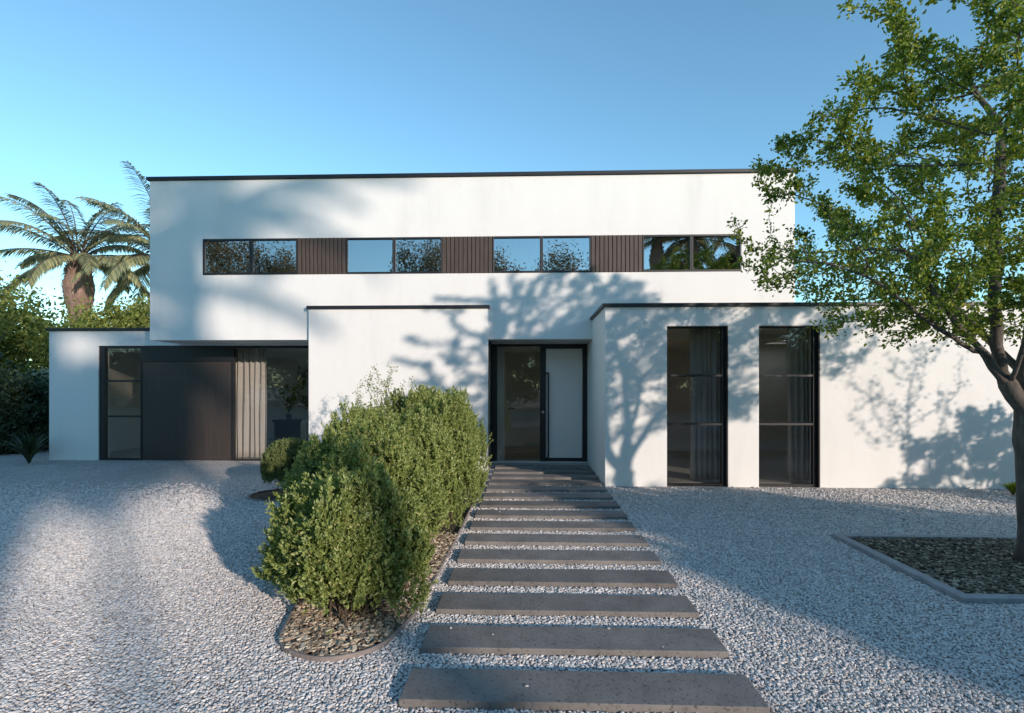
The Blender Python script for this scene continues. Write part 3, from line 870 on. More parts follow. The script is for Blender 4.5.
curtain(X(690.5, yc), X(724, yc), yc, 0.03, 2.54, 'grey curtain behind the left one of two tall windows', 6, 0.035, 2)
curtain(X(787, yc), X(819, yc), yc, 0.03, 2.54, 'grey curtain behind the right one of two tall windows', 6, 0.035, 3)

# ------------------------------------------------------------------ furniture behind the wide left window
fy = 13.1
ct = thing('console_table', 'black low console behind the wide left window', 'console', (X(288, fy), fy, 0.016))
cx0, cx1 = X(276, fy), X(305, fy)
MB().box(cx0, cx1, fy-0.2, fy+0.2, 0.66, 0.72).build('top', M['console'], ct, bevel=0.004)
MB().box(cx0+0.04, cx1-0.04, fy-0.17, fy+0.17, 0.25, 0.658).build('cabinet', M['console'], ct, bevel=0.004)
for sx in (cx0+0.08, cx1-0.08):
    for sy in (fy-0.13, fy+0.13):
        MB().box(sx-0.02, sx+0.02, sy-0.02, sy+0.02, 0.018, 0.249).build('leg', M['console'], ct)
pp = thing('potted_plant', 'small leafy potted plant standing on the black console', 'plant', (X(289, fy), fy, 0.722))
px_, py_ = X(289, fy), fy
MB().tube([(px_, py_, 0.724), (px_, py_, 0.78), (px_, py_, 0.86)], [0.05, 0.065, 0.07], 16).build('pot', M['pot'], pp, smooth=False)
rg = np.random.default_rng(3)
st = MB(); LP = []; LD = []
for k in range(12):
    a = rg.uniform(0, math.tau); r = rg.uniform(0.1, 0.3); hh = rg.uniform(0.35, 0.95)
    q = [Vector((px_ + r*math.cos(a)*t**1.5, py_ + r*math.sin(a)*t**1.5, 0.86 + hh*t)) for t in (0, .35, .7, 1)]
    st.tube(q, [0.005, 0.004, 0.003, 0.002], 5)
    for t in rg.uniform(0.3, 1.0, 16):
        LP.append([px_ + r*math.cos(a)*t**1.5, py_ + r*math.sin(a)*t**1.5, 0.86 + hh*t]); LD.append(rg.normal(size=3) + [0, 0, 0.4])
st.build('stem', M['twig'], pp)
link('leaves', leaf_mesh('leaves', np.array(LP), unit(np.array(LD)), 0.10, 0.05, rg), M['leaf_yellow'], pp)

# ------------------------------------------------------------------ shrubs
def shrub(name, c, rx, ry, h, n_sprig, mat, label, seed, lump=0.18, leaf=0.026, upright=0.75, per=26, sprig=0.16, group='shrubs in the long bed', cat='shrub', spikes=10, base=0.0, plumes=0, fill=0.30):
    rg = np.random.default_rng(seed)
    root = thing(name, label, cat, (c[0], c[1], 0), group)
    # envelope with lumps
    lob = unit(rg.normal(size=(22, 3)) * [1, 1, 0.8]); lob[:, 2] = np.abs(lob[:, 2])
    lw = rg.uniform(0.5, 1.0, 22)
    D = unit(rg.normal(size=(n_sprig, 3))); D[:, 2] = np.where(D[:, 2] < -0.35, -D[:, 2], D[:, 2])
    lo = D[:, 2] < 0
    hn = np.linalg.norm(D[:, :2], axis=1); sc_ = np.where(lo, np.maximum(hn, 0.9)/np.maximum(hn, 1e-3), 1.0); D[:, :2] *= sc_[:, None]
    dots = unit(D) @ lob.T
    bump_ = (np.exp((dots - 1) * 14) * lw).max(1)
    r = 1 - lump + lump * 1.6 * bump_
    rr = r * np.where(rg.uniform(size=n_sprig) < fill, rg.uniform(0.45, 0.9, n_sprig), rg.uniform(0.88, 1.0, n_sprig))
    cz = h * 0.48
    P = np.stack([c[0] + D[:, 0]*rx*rr, c[1] + D[:, 1]*ry*rr, base + cz + D[:, 2]*np.where(D[:, 2] > 0, h - cz, cz*1.0)*rr], 1)
    P[:, 2] = np.maximum(P[:, 2], 0.06)
    if plumes:
        K = plumes
        pd = unit(rg.normal(size=(K, 3)) * [1, 1, 0.8]); pd[:, 2] = np.abs(pd[:, 2]) * 1.45 - 0.45
        pr = rg.uniform(0.62, 0.92, K)
        pc = np.stack([c[0] + pd[:, 0]*rx*pr, c[1] + pd[:, 1]*ry*pr, np.maximum(cz + pd[:, 2]*(h - cz)*pr, 0.13)], 1)
        pw = rg.uniform(0.10, 0.21, K); ph_ = pw * rg.uniform(1.3, 2.4, K)
        I = rg.integers(0, K, n_sprig)
        E = unit(rg.normal(size=(n_sprig, 3))); E[:, 2] = np.where(E[:, 2] < -0.5, -E[:, 2], E[:, 2])
        q = rg.uniform(0.72, 1.0, n_sprig)
        P = np.where(rg.uniform(size=(n_sprig, 1)) < 0.9, pc[I] + E * np.stack([pw[I], pw[I], ph_[I]], 1) * q[:, None], P)
        P[:, 2] = np.maximum(P[:, 2], 0.06); D = unit(E + D*0.4)
    A = unit(D * (1-upright) + np.array([0, 0, 1.0]) * upright + rg.normal(0, 0.22, (n_sprig, 3)))
    SL = sprig * rg.uniform(0.6, 1.35, n_sprig)
    tops = rg.choice(n_sprig, spikes, replace=False)
    SL[tops] *= rg.uniform(1.4, 2.5, spikes)
    t = rg.uniform(0, 1, (n_sprig, per)) ** 0.8
    base_p = P - A * (SL * 0.6)[:, None]
    LPp = base_p[:, None] + A[:, None] * (SL[:, None] * t)[..., None]
    side = rg.normal(size=(n_sprig, per, 3))
    LDd = A[:, None] * (0.45 + 0.7*t[..., None]) + side * 0.55
    LPp = LPp.reshape(-1, 3) + rg.normal(0, 0.003, (n_sprig*per, 3)); LDd = unit(LDd.reshape(-1, 3))
    k = LPp[:, 2] > 0.02
    LPp, LDd = LPp[k], LDd[k]
    n = len(LPp)
    L = leaf * rg.uniform(0.7, 1.3, n)
    link('foliage', leaf_mesh('foliage', LPp, LDd, L, L*0.52, rg), mat, root)
    sm = MB()
    for k in range(22):
        i = rg.integers(n_sprig)
        e = Vector(P[i]); b = Vector((c[0] + rg.normal(0, rx*0.18), c[1] + rg.normal(0, ry*0.18), 0.0))
        mid = b.lerp(e, 0.5) + Vector((0, 0, 0.06))
        sm.tube([b, mid, e], [0.009, 0.006, 0.003], 5)
    sm.build('stems', M['twig'], root)
    return root

LB = M['leaf_bush']
for (c, rx, ry, h, n, lab, sd, kw) in [
    ((-1.20, 3.58), .46, .46, 0.84, 3200, 'bushy green shrub nearest the camera at the tip of the bed', 21, dict(upright=.62, spikes=130, leaf=.0265)),
    ((-1.55, 3.78), .34, .36, 0.68, 1500, 'small lopsided green shrub leaning over the gravel at the left of the bed tip', 31, dict(upright=.45, spikes=130, leaf=.0265)),
    ((-1.28, 4.30), .50, .55, 1.10, 2600, 'rounded green shrub just behind the nearest one', 22, dict(upright=.6, spikes=120, leaf=.0265)),
    ((-1.14, 5.05), .42, .55, 1.18, 2300, 'green shrub hugging the bed edge beside the path', 23, dict(spikes=120, leaf=.027)),
    ((-1.85, 5.20), .55, .60, 1.04, 2300, 'broad green shrub on the left side of the long bed', 24, dict(upright=.6, spikes=120, leaf=.027)),
    ((-1.06, 6.10), .42, .60, 1.30, 2200, 'taller green shrub midway along the path edge of the bed', 25, dict(spikes=120, leaf=.027)),
    ((-2.00, 6.25), .46, .50, 1.14, 1900, 'mid height green shrub left of the tallest one', 32, dict(spikes=120, leaf=.027)),
    ((-1.12, 7.30), .46, .65, 1.36, 2100, 'green shrub beside the path near the front door', 26, dict(spikes=120, leaf=.027)),
    ((-1.70, 8.10), .70, .70, 1.56, 2400, 'tallest dense green shrub against the middle block', 27, dict(spikes=130, leaf=.0265)),
    ((-2.30, 7.60), .42, .45, 1.10, 1700, 'low green shrub between the ball shrub and the tall shrub', 28, dict(spikes=130, leaf=.0265))]:
    shrub('shrub', c, rx, ry, h, int(n*1.15), LB, lab, sd, lump=.25, sprig=.17, plumes=40, per=34, **kw)
shrub('ball_shrub', (-3.45, 7.45), 0.42, 0.40, 0.80, 2600, M['leaf_ball'], 'lone darker ball shaped shrub on the gravel near the wide left window', 29, lump=0.05, spikes=3, sprig=0.09, leaf=0.022, group='shrubs on the gravel')

# ------------------------------------------------------------------ branching trees by space colonisation
def colonise(attract, seeds, step=0.1, infl=1.2, kill=0.22, iters=140, grav=0.0, rg=None):
    nodes = [Vector(p) for p, _ in seeds]; par = [q for _, q in seeds]
    A = np.array(attract); alive = np.ones(len(A), bool)
    pos = np.array([tuple(n) for n in nodes])
    near = np.full(len(A), -1); nd = np.full(len(A), 1e9)
    for s in range(0, len(pos)):
        d = np.linalg.norm(A - pos[s], axis=1); m = d < nd; nd[m] = d[m]; near[m] = s
    for it in range(iters):
        m = alive & (nd < infl)
        if not m.any(): break
        acc = {}
        idx = np.where(m)[0]
        for i in idx:
            acc.setdefault(near[i], []).append(i)
        newp = []
        for nidx, lst in acc.items():
            v = (A[lst] - pos[nidx]); v = v / np.maximum(np.linalg.norm(v, axis=1, keepdims=True), 1e-6)
            d = v.sum(0) + rg.normal(0, 0.18, 3); d[2] += grav
            l = np.linalg.norm(d)
            if l < 1e-3: continue
            newp.append((pos[nidx] + d / l * step, nidx))
        if not newp: break
        start = len(pos)
        pos = np.concatenate([pos, np.array([p for p, _ in newp])])
        par += [q for _, q in newp]
        for s in range(start, len(pos)):
            d = np.linalg.norm(A - pos[s], axis=1); mm = d < nd; nd[mm] = d[mm]; near[mm] = s
        alive &= nd > kill
    return pos, par

def tree_mesh(pos, par, r_tip, expo, root_flare=None, minr=0.0):
    n = len(pos)
    kids = [[] for _ in range(n)]
    for i, p in enumerate(par):
        if p is not None and p >= 0: kids[p].append(i)
    order = []; st = [i for i, p in enumerate(par) if p is None or p < 0]
    while st:
        i = st.pop(); order.append(i); st += kids[i]
    R = np.zeros(n)
    for i in reversed(order):
        R[i] = r_tip if not kids[i] else (sum(R[k]**expo for k in kids[i])) ** (1/expo)
    mb = MB(); todo = [(i, None) for i, p in enumerate(par) if p is None or p < 0]
    while todo:
        i, frm = todo.pop()
        ch = [i] if frm is None else [frm, i]
        while kids[ch[-1]]:
            ks = sorted(kids[ch[-1]], key=lambda k: -R[k])
            for k in ks[1:]: todo.append((k, ch[-1]))
            ch.append(ks[0])
        if len(ch) < 2: continue
        pts = [pos[k] for k in ch]; rad = [R[k] for k in ch]
        if frm is not None: rad[0] = min(R[frm], R[ch[1]] * 1.25)
        big = max(rad)
        mb.tube(pts, rad, 14 if big > 0.05 else (7 if big > 0.015 else 4), cap=True)
    return mb, R, kids

def garden_tree():
    rg = np.random.default_rng(42)
    base = Vector((4.52, 4.80, 0))
    root = thing('tree', 'green leafy deciduous tree growing in the kerbed bed at right', 'tree', base)
    cen = np.array([4.72, 5.0, 3.47]); rad = np.array([2.7, 1.7, 1.88])
    pts = []
    while len(pts) < 3100:
        p = rg.uniform(-1, 1, 3); l = np.linalg.norm(p)
        if l > 1: continue
        # denser to the shell, lumpy outline
        ang = math.atan2(p[1], p[0]); lum = 1 + 0.10*math.sin(3*ang+1.0+2*p[2]) + 0.08*math.sin(5*ang+4*p[2])
        if l < 0.35 and rg.uniform() < 0.6: continue
        q = cen + p*rad*lum
        if rg.uniform() < 0.14: q = np.array([3.55, 4.45, 2.72]) + p*np.array([1.5, 1.1, 0.75])
        if q[2] < 1.98: continue
        if q[0]*1.15 + q[1] < 8.9 and q[2] > 2.9 and rg.uniform() < 0.82: continue
        pts.append(q)
    chains = [
        [(4.52,4.80,0.0),(4.52,4.80,0.5),(4.505,4.80,1.0),(4.49,4.80,1.30)],
        [(4.49,4.80,1.30),(4.27,4.78,1.60),(4.05,4.74,1.85),(3.86,4.70,1.93),(3.6,4.62,2.05),(3.3,4.52,2.2)],
        [(4.05,4.74,1.85),(3.92,4.85,2.1),(3.75,4.95,2.45),(3.55,5.0,2.85)],
        [(4.27,4.78,1.60),(4.2,4.82,1.95),(4.17,4.80,2.5),(4.14,4.75,3.1),(4.1,4.65,3.8)],
        [(4.49,4.80,1.30),(4.46,4.84,1.7),(4.52,4.82,2.2),(4.55,4.75,2.8),(4.5,4.6,3.4)],
        [(4.49,4.80,1.30),(4.62,4.76,1.62),(4.88,4.70,1.95),(5.2,4.6,2.35)],
        [(4.62,4.76,1.62),(4.75,4.6,2.1),(4.85,4.45,2.7)],
        [(4.46,4.84,1.7),(4.35,5.15,2.1),(4.15,5.5,2.6)],
        [(4.27,4.78,1.60),(4.15,4.5,1.95),(4.0,4.2,2.4)],
    ]
    seeds = []; look = {}
    def sub(a, b, n=4):
        return [tuple(np.array(a) + (np.array(b)-np.array(a))*k/n) for k in range(1, n+1)]
    for ch in chains:
        key = tuple(np.round(ch[0], 3))
        if key not in look:
            seeds.append((ch[0], None if not seeds else look.get(key, 0))); look[key] = len(seeds)-1
        prev = look[key]
        for a, b in zip(ch[:-1], ch[1:]):
            s_ = sub(a, b, 3)
            for k, q in enumerate(s_):
                jit = np.array(q) + (rg.normal(0, 0.008, 3) if k < 2 else 0)
                seeds.append((tuple(jit), prev)); prev = len(seeds)-1
            look[tuple(np.round(b, 3))] = prev
    ns = len(seeds)
    pos, par = colonise(pts, seeds, 0.085, 1.1, 0.17, 130, 0.12, rg)
    mb, R, kids = tree_mesh(pos, par, 0.0032, 2.1)
    # root flare
    print('tree nodes', len(pos), 'trunk r', R[0])
    sc = 0.15 / R[0]
    R2 = np.where(R > 0.01, 0.01 + 0.114*((np.maximum(R, .01)-0.01)/(R[0]-0.01))**1.15, R)
    # rebuild with corrected radii
    mb = MB(); todo = [(0, None)]
    while todo:
        i, frm = todo.pop()
        ch = [i] if frm is None else [frm, i]
        while kids[ch[-1]]:
            ks = sorted(kids[ch[-1]], key=lambda k: -R[k])
            for k in ks[1:]: todo.append((k, ch[-1]))
            ch.append(ks[0])
        if len(ch) < 2: continue
        P_ = [pos[k] for k in ch]; rd = [R2[k] for k in ch]
        if frm is not None: rd[0] = min(R2[frm], R2[ch[1]]*1.3)
        else:
            rd[0] *= 1.25
        mb.tube(P_, rd, 18 if max(rd) > 0.05 else (7 if max(rd) > 0.015 else 4))
    mb.build('trunk', M['bark'], root, smooth=True)
    # leaves
    tw = np.where((R < 0.0125) & (np.arange(len(pos)) >= ns))[0]
    w = rg.uniform(size=len(tw))
    parr = np.array([q if q is not None else 0 for q in par])
    d = unit(pos[tw] - pos[parr[tw]])
    cnt = np.where(R[tw] < 0.0045, 34, 11)
    # natural density variation
    dens = np.sin(pos[tw][:, 0]*2.7+1)*np.sin(pos[tw][:, 1]*2.3)*np.sin(pos[tw][:, 2]*3.1)
    cnt = np.maximum(1, (cnt * np.clip(1.0 + 1.2*dens + 0.25*(pos[tw][:, 2] - 3.5), 0.2, 2.0)).astype(int))
    I = np.repeat(np.arange(len(tw)), cnt)
    P = pos[tw][I] + rg.normal(0, 0.036, (len(I), 3))
    D = unit(d[I]*0.6 + rg.normal(0, 0.7, (len(I), 3)) + [0, 0, -0.25])
    L = rg.uniform(0.024, 0.052, len(I))
    print('tree leaves', len(I))
    link('crown', leaf_mesh('crown', P, D, L, L*0.6, rg, 0.3), M['leaf_tree'], root)
garden_tree()

def wispy(name, base, h, r, n, mat, label, seed, group=None, leaf=0.03, nl=9, cat='sapling', z0=0.25, rad=0.004):
    rg = np.random.default_rng(seed)
    root = thing(name, label, cat, (base[0], base[1], 0), group)
    pts = []
    while len(pts) < n:
        p = rg.uniform(-1, 1, 3)
        if np.linalg.norm(p) > 1: continue
        pts.append(np.array([base[0]+p[0]*r, base[1]+p[1]*r, h*(1+z0)/2 + p[2]*h*(1-z0)/2]))
    seeds = [((base[0], base[1], 0), None)]
    for k in range(1, 7): seeds.append(((base[0]+rg.normal(0, .01), base[1]+rg.normal(0, .01), h*z0*1.2*k/6), k-1))
    pos, par = colonise(pts, seeds, h*0.03, h*0.45, h*0.06, 80, 0.3, rg)
    mb, R, kids = tree_mesh(pos, par, rad*0.5, 2.6)
    mb.build('stem', M['twig'], root)
    tw = np.where(R < rad*1.6)[0]
    I = np.repeat(tw, nl)
    P = pos[I] + rg.normal(0, leaf*0.9, (len(I), 3))
    L = leaf*rg.uniform(0.7, 1.3, len(I))
    link('foliage', leaf_mesh('foliage', P, unit(rg.normal(size=(len(I), 3)) + [0, 0, .3]), L, L*0.55, rg), mat, root)
    return root
wispy('sapling', (-2.28, 8.15), 2.02, 0.58, 190, M['leaf_wispy'], 'wispy pale sapling rising behind the shrubs against the white wall', 61, nl=8, leaf=0.028)

# little lime plant by the tree, strap leaves
def clump(c, h, n, mat, label, seed, name='leafy_plant', w=0.022):
    rg = np.random.default_rng(seed)
    mb = MB()
    for k in range(n):
        a = rg.uniform(0, math.tau); lean = rg.uniform(0.2, 0.9); hh = h*rg.uniform(0.6, 1)
        pr = None
        pts = []
        for t in (0, .35, .7, 1):
            pts.append(Vector((c[0] + math.cos(a)*hh*lean*t**1.6, c[1] + math.sin(a)*hh*lean*t**1.6, hh*(t - 0.35*lean*t*t))))
        s = Vector((-math.sin(a), math.cos(a), 0))
        ws = (w*0.6, w, w*0.8, 0.002)
        b = len(mb.v)
        for p, ww in zip(pts, ws): mb.v += [tuple(p - s*ww), tuple(p + s*ww)]
        for i in range(3): mb.f.append((b+2*i, b+2*i+1, b+2*i+3, b+2*i+2))
    o = mb.build(name, mat, loc=(c[0], c[1], 0))
    tag(o, label, 'plant')
gx, gy = G(1006, 495)
clump((gx+0.1, gy), 0.24, 70, M['leaf_yellow'], 'small lime green plant at the wall foot behind the tree trunk', 9)

# ------------------------------------------------------------------ broad trees (background, reflections, shade)
def crown_mesh(seed, rx, ry, rz, n_clump, per, leaf, spread=0.16):
    rg = np.random.default_rng(seed)
    C = unit(rg.normal(size=(n_clump, 3))) * rg.uniform(0.45, 1.0, (n_clump, 1)) ** 0.5
    ang = np.arctan2(C[:, 1], C[:, 0])
    C *= (1 + 0.16*np.sin(ang*3+seed) + 0.12*np.sin(C[:, 2]*5+ang*2))[:, None]
    I = np.repeat(np.arange(n_clump), per)
    cs = rg.uniform(0.6, 1.3, n_clump)[I][:, None]
    P = C[I] + rg.normal(0, spread, (len(I), 3))*cs
    P = P * [rx, ry, rz]
    D = unit(rg.normal(size=(len(I), 3)) + [0, 0, -0.2])
    L = leaf*rg.uniform(0.6, 1.4, len(I))
    return leaf_mesh('crown', P, D, L, L*0.6, rg), C*[rx, ry, rz]

def broad_tree(x, y, h, rx, rz, label, seed, mat, group=None, trunk=True, n=130, per=70, leaf=0.16, name='broadleaf_tree', cat='tree', ry=None, spread=0.13, tr0=None):
    root = thing(name, label, cat, (x, y, 0), group)
    me, C = crown_mesh(seed, rx, ry or rx, rz, n, per, leaf, spread)
    cz = h - rz
    me.transform(Matrix.Translation((x, y, cz)))
    link('crown' if trunk else 'foliage', me, mat, root)
    rg = np.random.default_rng(seed+1)
    mb = MB()
    tr = tr0 or (min(0.03*h, 0.16) if trunk else 0.03)
    fork = max(cz - rz*0.6, 0.3 if trunk else 0.1)
    mb.tube([(x, y, 0), (x+rg.normal(0, .05), y, fork*0.5), (x, y, fork)], [tr*1.2, tr, tr*0.8], 10)
    for k in range(16):
        c = C[rg.integers(len(C))]
        e = Vector((x+c[0]*0.85, y+c[1]*0.85, cz+c[2]*0.85)); b = Vector((x, y, fork))
        mb.tube([b, b.lerp(e, .5) + Vector((0, 0, rz*0.12)), e], [tr*0.5, tr*0.3, tr*0.08], 6)
    mb.build('trunk' if trunk else 'stems', M['bark'], root, smooth=True)
    return root

def bx(u, D): return X(u, D)
# left background behind the house
bgl = 'trees and shrubs beyond the left wing'
broad_tree(bx(-25, 17), 17, 5.3, 2.4, 2.6, 'tall sunlit green tree at the left edge of the photo', 101, M['leaf_bg'], bgl, n=190, per=80, leaf=0.13)
broad_tree(bx(22, 19), 19, 4.5, 1.5, 2.0, 'yellow green tree between the left edge and the left wing', 102, M['leaf_bg'], bgl, n=150, per=70, leaf=0.12)
broad_tree(bx(62, 23), 23, 4.3, 2.0, 2.0, 'low yellow green tree under the palm above the left wing roof', 103, M['leaf_bg'], bgl, n=120, per=80, leaf=0.13)
broad_tree(bx(122, 24), 24, 5.4, 2.1, 2.2, 'olive green tree right of the palm trunk above the left wing roof', 104, M['leaf_bg'], bgl, n=130, per=90, leaf=0.14)
broad_tree(bx(165, 26), 26, 6.0, 2.6, 2.4, 'olive green tree behind the upper storey corner', 105, M['leaf_bg'], bgl, n=130, per=90, leaf=0.14)
broad_tree(bx(8, 13.2), 13.2, 1.75, 1.5, 0.95, 'dark low shrub mass left of the left wing, near the edge', 106, M['leaf_dark'], bgl, False, 110, 80, 0.10, 'dark_shrub', 'shrub')
broad_tree(bx(38, 12.4), 12.4, 1.5, 0.9, 0.85, 'dark shrub touching the corner of the left wing', 107, M['leaf_dark'], bgl, False, 90, 80, 0.09, 'dark_shrub', 'shrub')
broad_tree(bx(-30, 12.2), 12.2, 2.1, 1.5, 1.2, 'dark shrub at the extreme left edge', 108, M['leaf_dark'], bgl, False, 90, 80, 0.10, 'dark_shrub', 'shrub')
broad_tree(bx(44, 14.6), 14.6, 2.0, 0.55, 0.5, 'silvery pale shrub tip above the dark shrubs by the left wing', 109, M['leaf_pale'], bgl, False, 40, 60, 0.07, 'silvery_shrub', 'shrub')
gx, gy = G(12, 466)
clump((gx, gy+0.35), 0.8, 60, M['leaf_dark'], 'dark strap leaved plant at the foot of the dark shrubs', 10, 'strap_leaf_plant', 0.03)
# seen through the back opening of the room
broad_tree(X(303, 19), 19.5, 3.2, 1.6, 1.5, 'green garden tree seen through the room behind the wide window', 110, M['leaf_bg'], None, n=80, per=60, leaf=0.13)

# palms ----------------------------------------------------------------
def palm(x, y, zc, fl, nf, label, seed, trunk_r=0.28, bulge=1.0, group=None, leafw=0.035, pairs=64, dead=True, lean=0.0, ll=0.19):
    rg = np.random.default_rng(seed)
    root = thing('palm_tree', label, 'palm tree', (x, y, 0), group)
    mb = MB(); zs = np.linspace(0, 1, 26); P = []; Rr = []
    for t in zs:
        P.append((x + lean*(1-t)**2, y, zc*t)); b = 1 + bulge*math.exp(-((t-0.80)/0.13)**2)
        Rr.append(trunk_r*b*(1 + 0.04*math.sin(t*90)) * (0.62 if t > 0.97 else 1))
    mb.tube(P, Rr, 18)
    # old frond boots
    for k in range(160):
        t = rg.uniform(0.62, 0.99); a = rg.uniform(0, math.tau)
        i = int(t*25); rr = Rr[i]*0.95
        p = Vector((x + lean*(1-t)**2 + rr*math.cos(a), y + rr*math.sin(a), zc*t)); o = Vector((math.cos(a), math.sin(a), 1.6)).normalized()
        mb.tube([p, p + o*0.16], [0.035, 0.012], 4)
    mb.build('trunk', M['palm_bark'], root, smooth=False)
    rc = MB(); VP = []; VD = []; VL = []
    for f in range(nf):
        a = f*2.39996 + rg.normal(0, .15)
        e0 = math.radians(84 - 92*(f/(nf-1))**0.9 + rg.normal(0, 5))
        L = fl*rg.uniform(0.85, 1.1)
        h = Vector((math.cos(a), math.sin(a), 0))
        p = Vector((x, y, zc)) + h*trunk_r*0.4
        e = e0; seg = 14; pts = [p.copy()]; dirs = []
        for s in range(seg):
            d = h*math.cos(e) + Vector((0, 0, 1))*math.sin(e)
            dirs.append(d); p = p + d*(L/seg); pts.append(p.copy())
            e -= math.radians(rg.uniform(3.5, 6.5)) * (0.5 + s/seg) * (1.0 if e > -1.3 else 0)
        rc.tube(pts, [0.035*(1-k/(seg+1)) + 0.006 for k in range(seg+1)], 5)
        side = h.cross(Vector((0, 0, 1)))
        for q in range(pairs):
            t = 0.14 + 0.86*q/pairs
            k = min(int(t*seg), seg-1); base = pts[k].lerp(pts[k+1], t*seg-k); d = dirs[k]
            ln = fl*ll*math.sin(math.pi*(0.12+0.80*t))**0.7*rg.uniform(0.85, 1.1)
            for sg in (-1, 1):
                dd = side*sg*0.9 + d*(0.55+0.5*t) + Vector((0, 0, -0.45 + rg.normal(0, .12)))
                VP.append(tuple(base)); VD.append(tuple(dd.normalized())); VL.append(ln)
    rc.build('frond_ribs', M['twig'], root)
    VP = np.array(VP); VD = np.array(VD); VL = np.array(VL)
    n = len(VP)
    # drooping two piece blades
    S = unit(np.cross(VD, np.array([0, 0, 1.0]) + rg.normal(0, .2, (n, 3)))) * leafw/2
    mid = VP + VD*VL[:, None]*0.55; tip = mid + unit(VD + [0, 0, -0.55])*VL[:, None]*0.45
    V = np.stack([VP - S*0.6, VP + S*0.6, mid + S, mid - S, tip + S*0.1, tip - S*0.1], 1).reshape(-1, 3)
    k = np.arange(n)[:, None]*6
    Fq = np.concatenate([k + [[0, 1, 2, 3]], k + [[3, 2, 4, 5]]])
    link('fronds', mesh_np('fronds', V, Fq), M['leaf_palm'], root)
    return root
palm(bx(79, 25), 25, 1.6 + 127*25.9/F, 4.0, 26, 'palm with a swollen brown trunk standing beyond the left wing', 201, 0.36, 0.75, None, 0.065)
palm(bx(168, 27), 27, 1.6 + 128*27/F, 4.8, 26, 'palm half hidden behind the left corner of the upper storey', 202, 0.34, 0.6, None, 0.065)

# palms and trees behind the camera: seen as reflections and as shade
pg = 'palms in the garden opposite the house'
palm(10.2, -13.0, 10.7, 4.4, 22, 'tall palm mirrored in the rightmost pair of upper windows', 203, 0.33, 0.35, pg, 0.06)
palm(8.1, -13.6, 12.0, 4.4, 18, 'tall palm mirrored left of the other in the rightmost upper windows', 204, 0.30, 0.3, pg, 0.06)
palm(13.0, -12.6, 12.1, 3.4, 17, 'tall palm shading the upper left facade', 205, 0.16, 0.35, pg, 0.06)
tg = 'broad trees in the garden opposite the house'
for i, (u, D, h, rx, rz, lab) in enumerate([
        (205, 31, 11.4, 3.6, 4.2, 'large tree mirrored in the leftmost upper window'),
        (280, 33, 9.6, 2.2, 3.2, 'round tree mirrored in the second upper window from the left'),
        (432, 32, 10.0, 2.2, 3.6, 'tree mirrored in the fourth upper window from the left'),
        (500, 33, 9.2, 2.0, 3.2, 'small tree mirrored in the fifth upper window from the left'),
        (565, 32, 9.2, 2.2, 3.4, 'tree mirrored in the sixth upper window from the left'),
        (684, 35.8, 10.6, 1.7, 3.7, 'tree standing between the two mirrored palms, shading the left wing'),
        (738, 35.8, 10.6, 1.2, 1.5, 'slender trunked tree right of the mirrored palms')]):
    broad_tree(X(u, D), 2*YU - D, h, rx, rz, lab, 300+i, M['leaf_far'], tg, n=260, per=110, leaf=0.12, spread=0.15, tr0=(0.07 if u > 700 else None))

# low hedge line opposite the house
for i in range(13):
    xx = -43 + i*5.2
    broad_tree(xx, -15.5 + 0.6*math.sin(i*2.1), 4.9 + 0.5*math.sin(i*1.7), 3.3, 2.5, 'dense dark shrub in the row opposite the house, %s one from its left end' % ordn[i].replace('nearest', 'first'), 320+i, M['leaf_dark'], 'shrub row opposite the house', False, 150, 60, 0.20, 'hedge_shrub', 'shrub', ry=1.6)

# shade makers out of frame on the right
sg_ = 'shrubs outside the right edge of the photo'
for i, (x, y, h, rx, ry, lab) in enumerate([
        (7.3, 0.3, 2.45, 1.3, 1.3, 'first large shrub out of frame shading the gravel'),
        (9.3, 0.0, 2.5, 1.6, 1.4, 'second large shrub out of frame shading the gravel'),
        (8.1, -1.6, 2.5, 1.3, 1.1, 'third large shrub out of frame shading the gravel'),
        (12.2, -1.0, 2.3, 1.3, 1.2, 'fourth large shrub out of frame shading the tree bed')]):
    broad_tree(x, y, h, rx, h*0.52, lab, 340+i, M['leaf_bg'], sg_, False, 260, 90, 0.12, 'shade_shrub', 'shrub', ry=ry, spread=0.10)
broad_tree(9.15, 5.6, 2.0, 0.95, 1.0, 'round shrub out of frame shading the far right of the wing wall', 350, M['leaf_dark'], sg_, False, 120, 90, 0.07, 'shade_shrub', 'shrub', ry=0.9, spread=0.07)
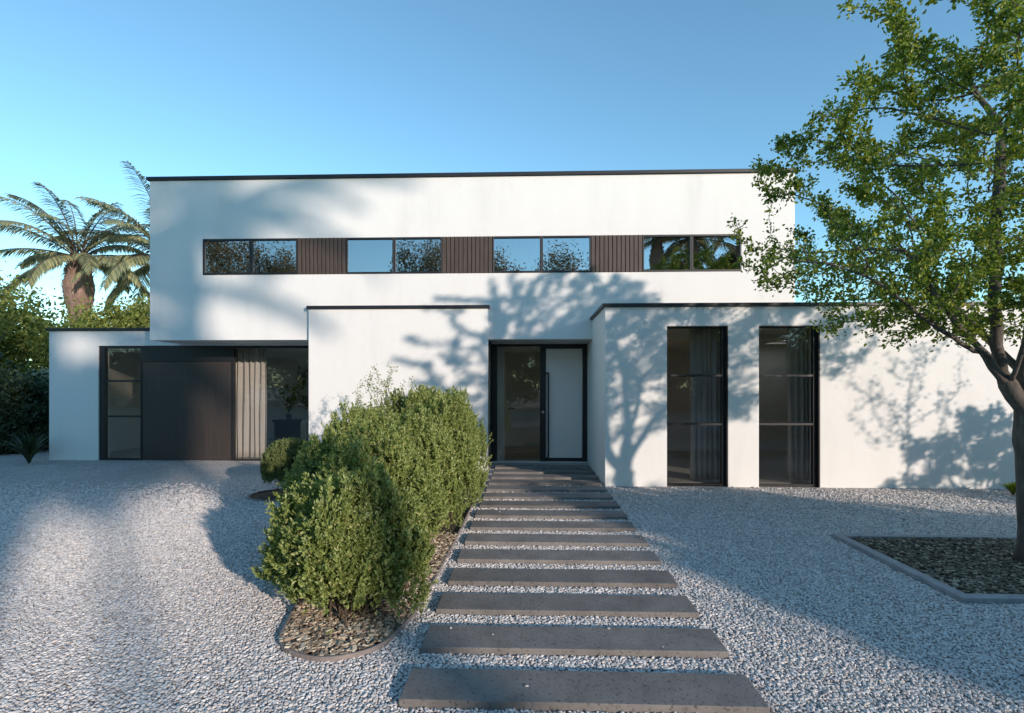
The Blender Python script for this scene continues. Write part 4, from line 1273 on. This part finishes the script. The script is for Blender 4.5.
wispy('sapling', (8.15, 5.6), 3.35, 0.85, 130, M['leaf_wispy'], 'thin sapling out of frame casting its shadow on the wing wall', 62, nl=4, leaf=0.05, z0=0.4, rad=0.009)

# ------------------------------------------------------------------ sun, sky
el = math.asin(-SUN_DIR.z)
sun = bpy.data.lights.new('sun', 'SUN'); sun.energy = 2.75; sun.angle = math.radians(0.9); sun.color = (1.0, 0.85, 0.73)
so = bpy.data.objects.new('sun', sun); so.rotation_euler = SUN_DIR.to_track_quat('-Z', 'Y').to_euler(); so.location = (10, -10, 12)
COL.objects.link(so)
w = bpy.data.worlds.new('World'); scene.world = w; w.use_nodes = True
nt = w.node_tree
for n in list(nt.nodes): nt.nodes.remove(n)
out = nt.nodes.new('ShaderNodeOutputWorld'); bg = nt.nodes.new('ShaderNodeBackground')
sky = nt.nodes.new('ShaderNodeTexSky'); sky.sky_type = 'NISHITA'; sky.sun_disc = False
sky.sun_elevation = el; sky.sun_rotation = math.atan2(-SUN_DIR.x, -SUN_DIR.y)
sky.air_density = 1.0; sky.dust_density = 0.0; sky.ozone_density = 1.5
bg.inputs[1].default_value = 0.15
tint = nt.nodes.new('ShaderNodeMix'); tint.data_type = 'RGBA'; tint.blend_type = 'MULTIPLY'; tint.inputs[0].default_value = 1
tint.inputs[7].default_value = (0.77, 1.06, 1.10, 1)
nt.links.new(sky.outputs[0], tint.inputs[6]); nt.links.new(tint.outputs[2], bg.inputs[0]); nt.links.new(bg.outputs[0], out.inputs[0])

# ------------------------------------------------------------------ camera
cam = bpy.data.cameras.new('camera')
cam.sensor_width = 36; cam.lens = F/1024*36; cam.shift_y = (HOR - 356.5)/1024
cam.clip_start = 0.05; cam.clip_end = 2000
co = bpy.data.objects.new('camera', cam); co.location = (0, 0, EYE); co.rotation_euler = (math.pi/2, 0, ANG)
COL.objects.link(co); scene.camera = co

scene.view_settings.view_transform = 'Standard'; scene.view_settings.look = 'None'
scene.view_settings.exposure = 0.74; scene.view_settings.gamma = 1
scene.cycles.max_bounces = 8; scene.cycles.transparent_max_bounces = 12
scene.cycles.use_denoising = True
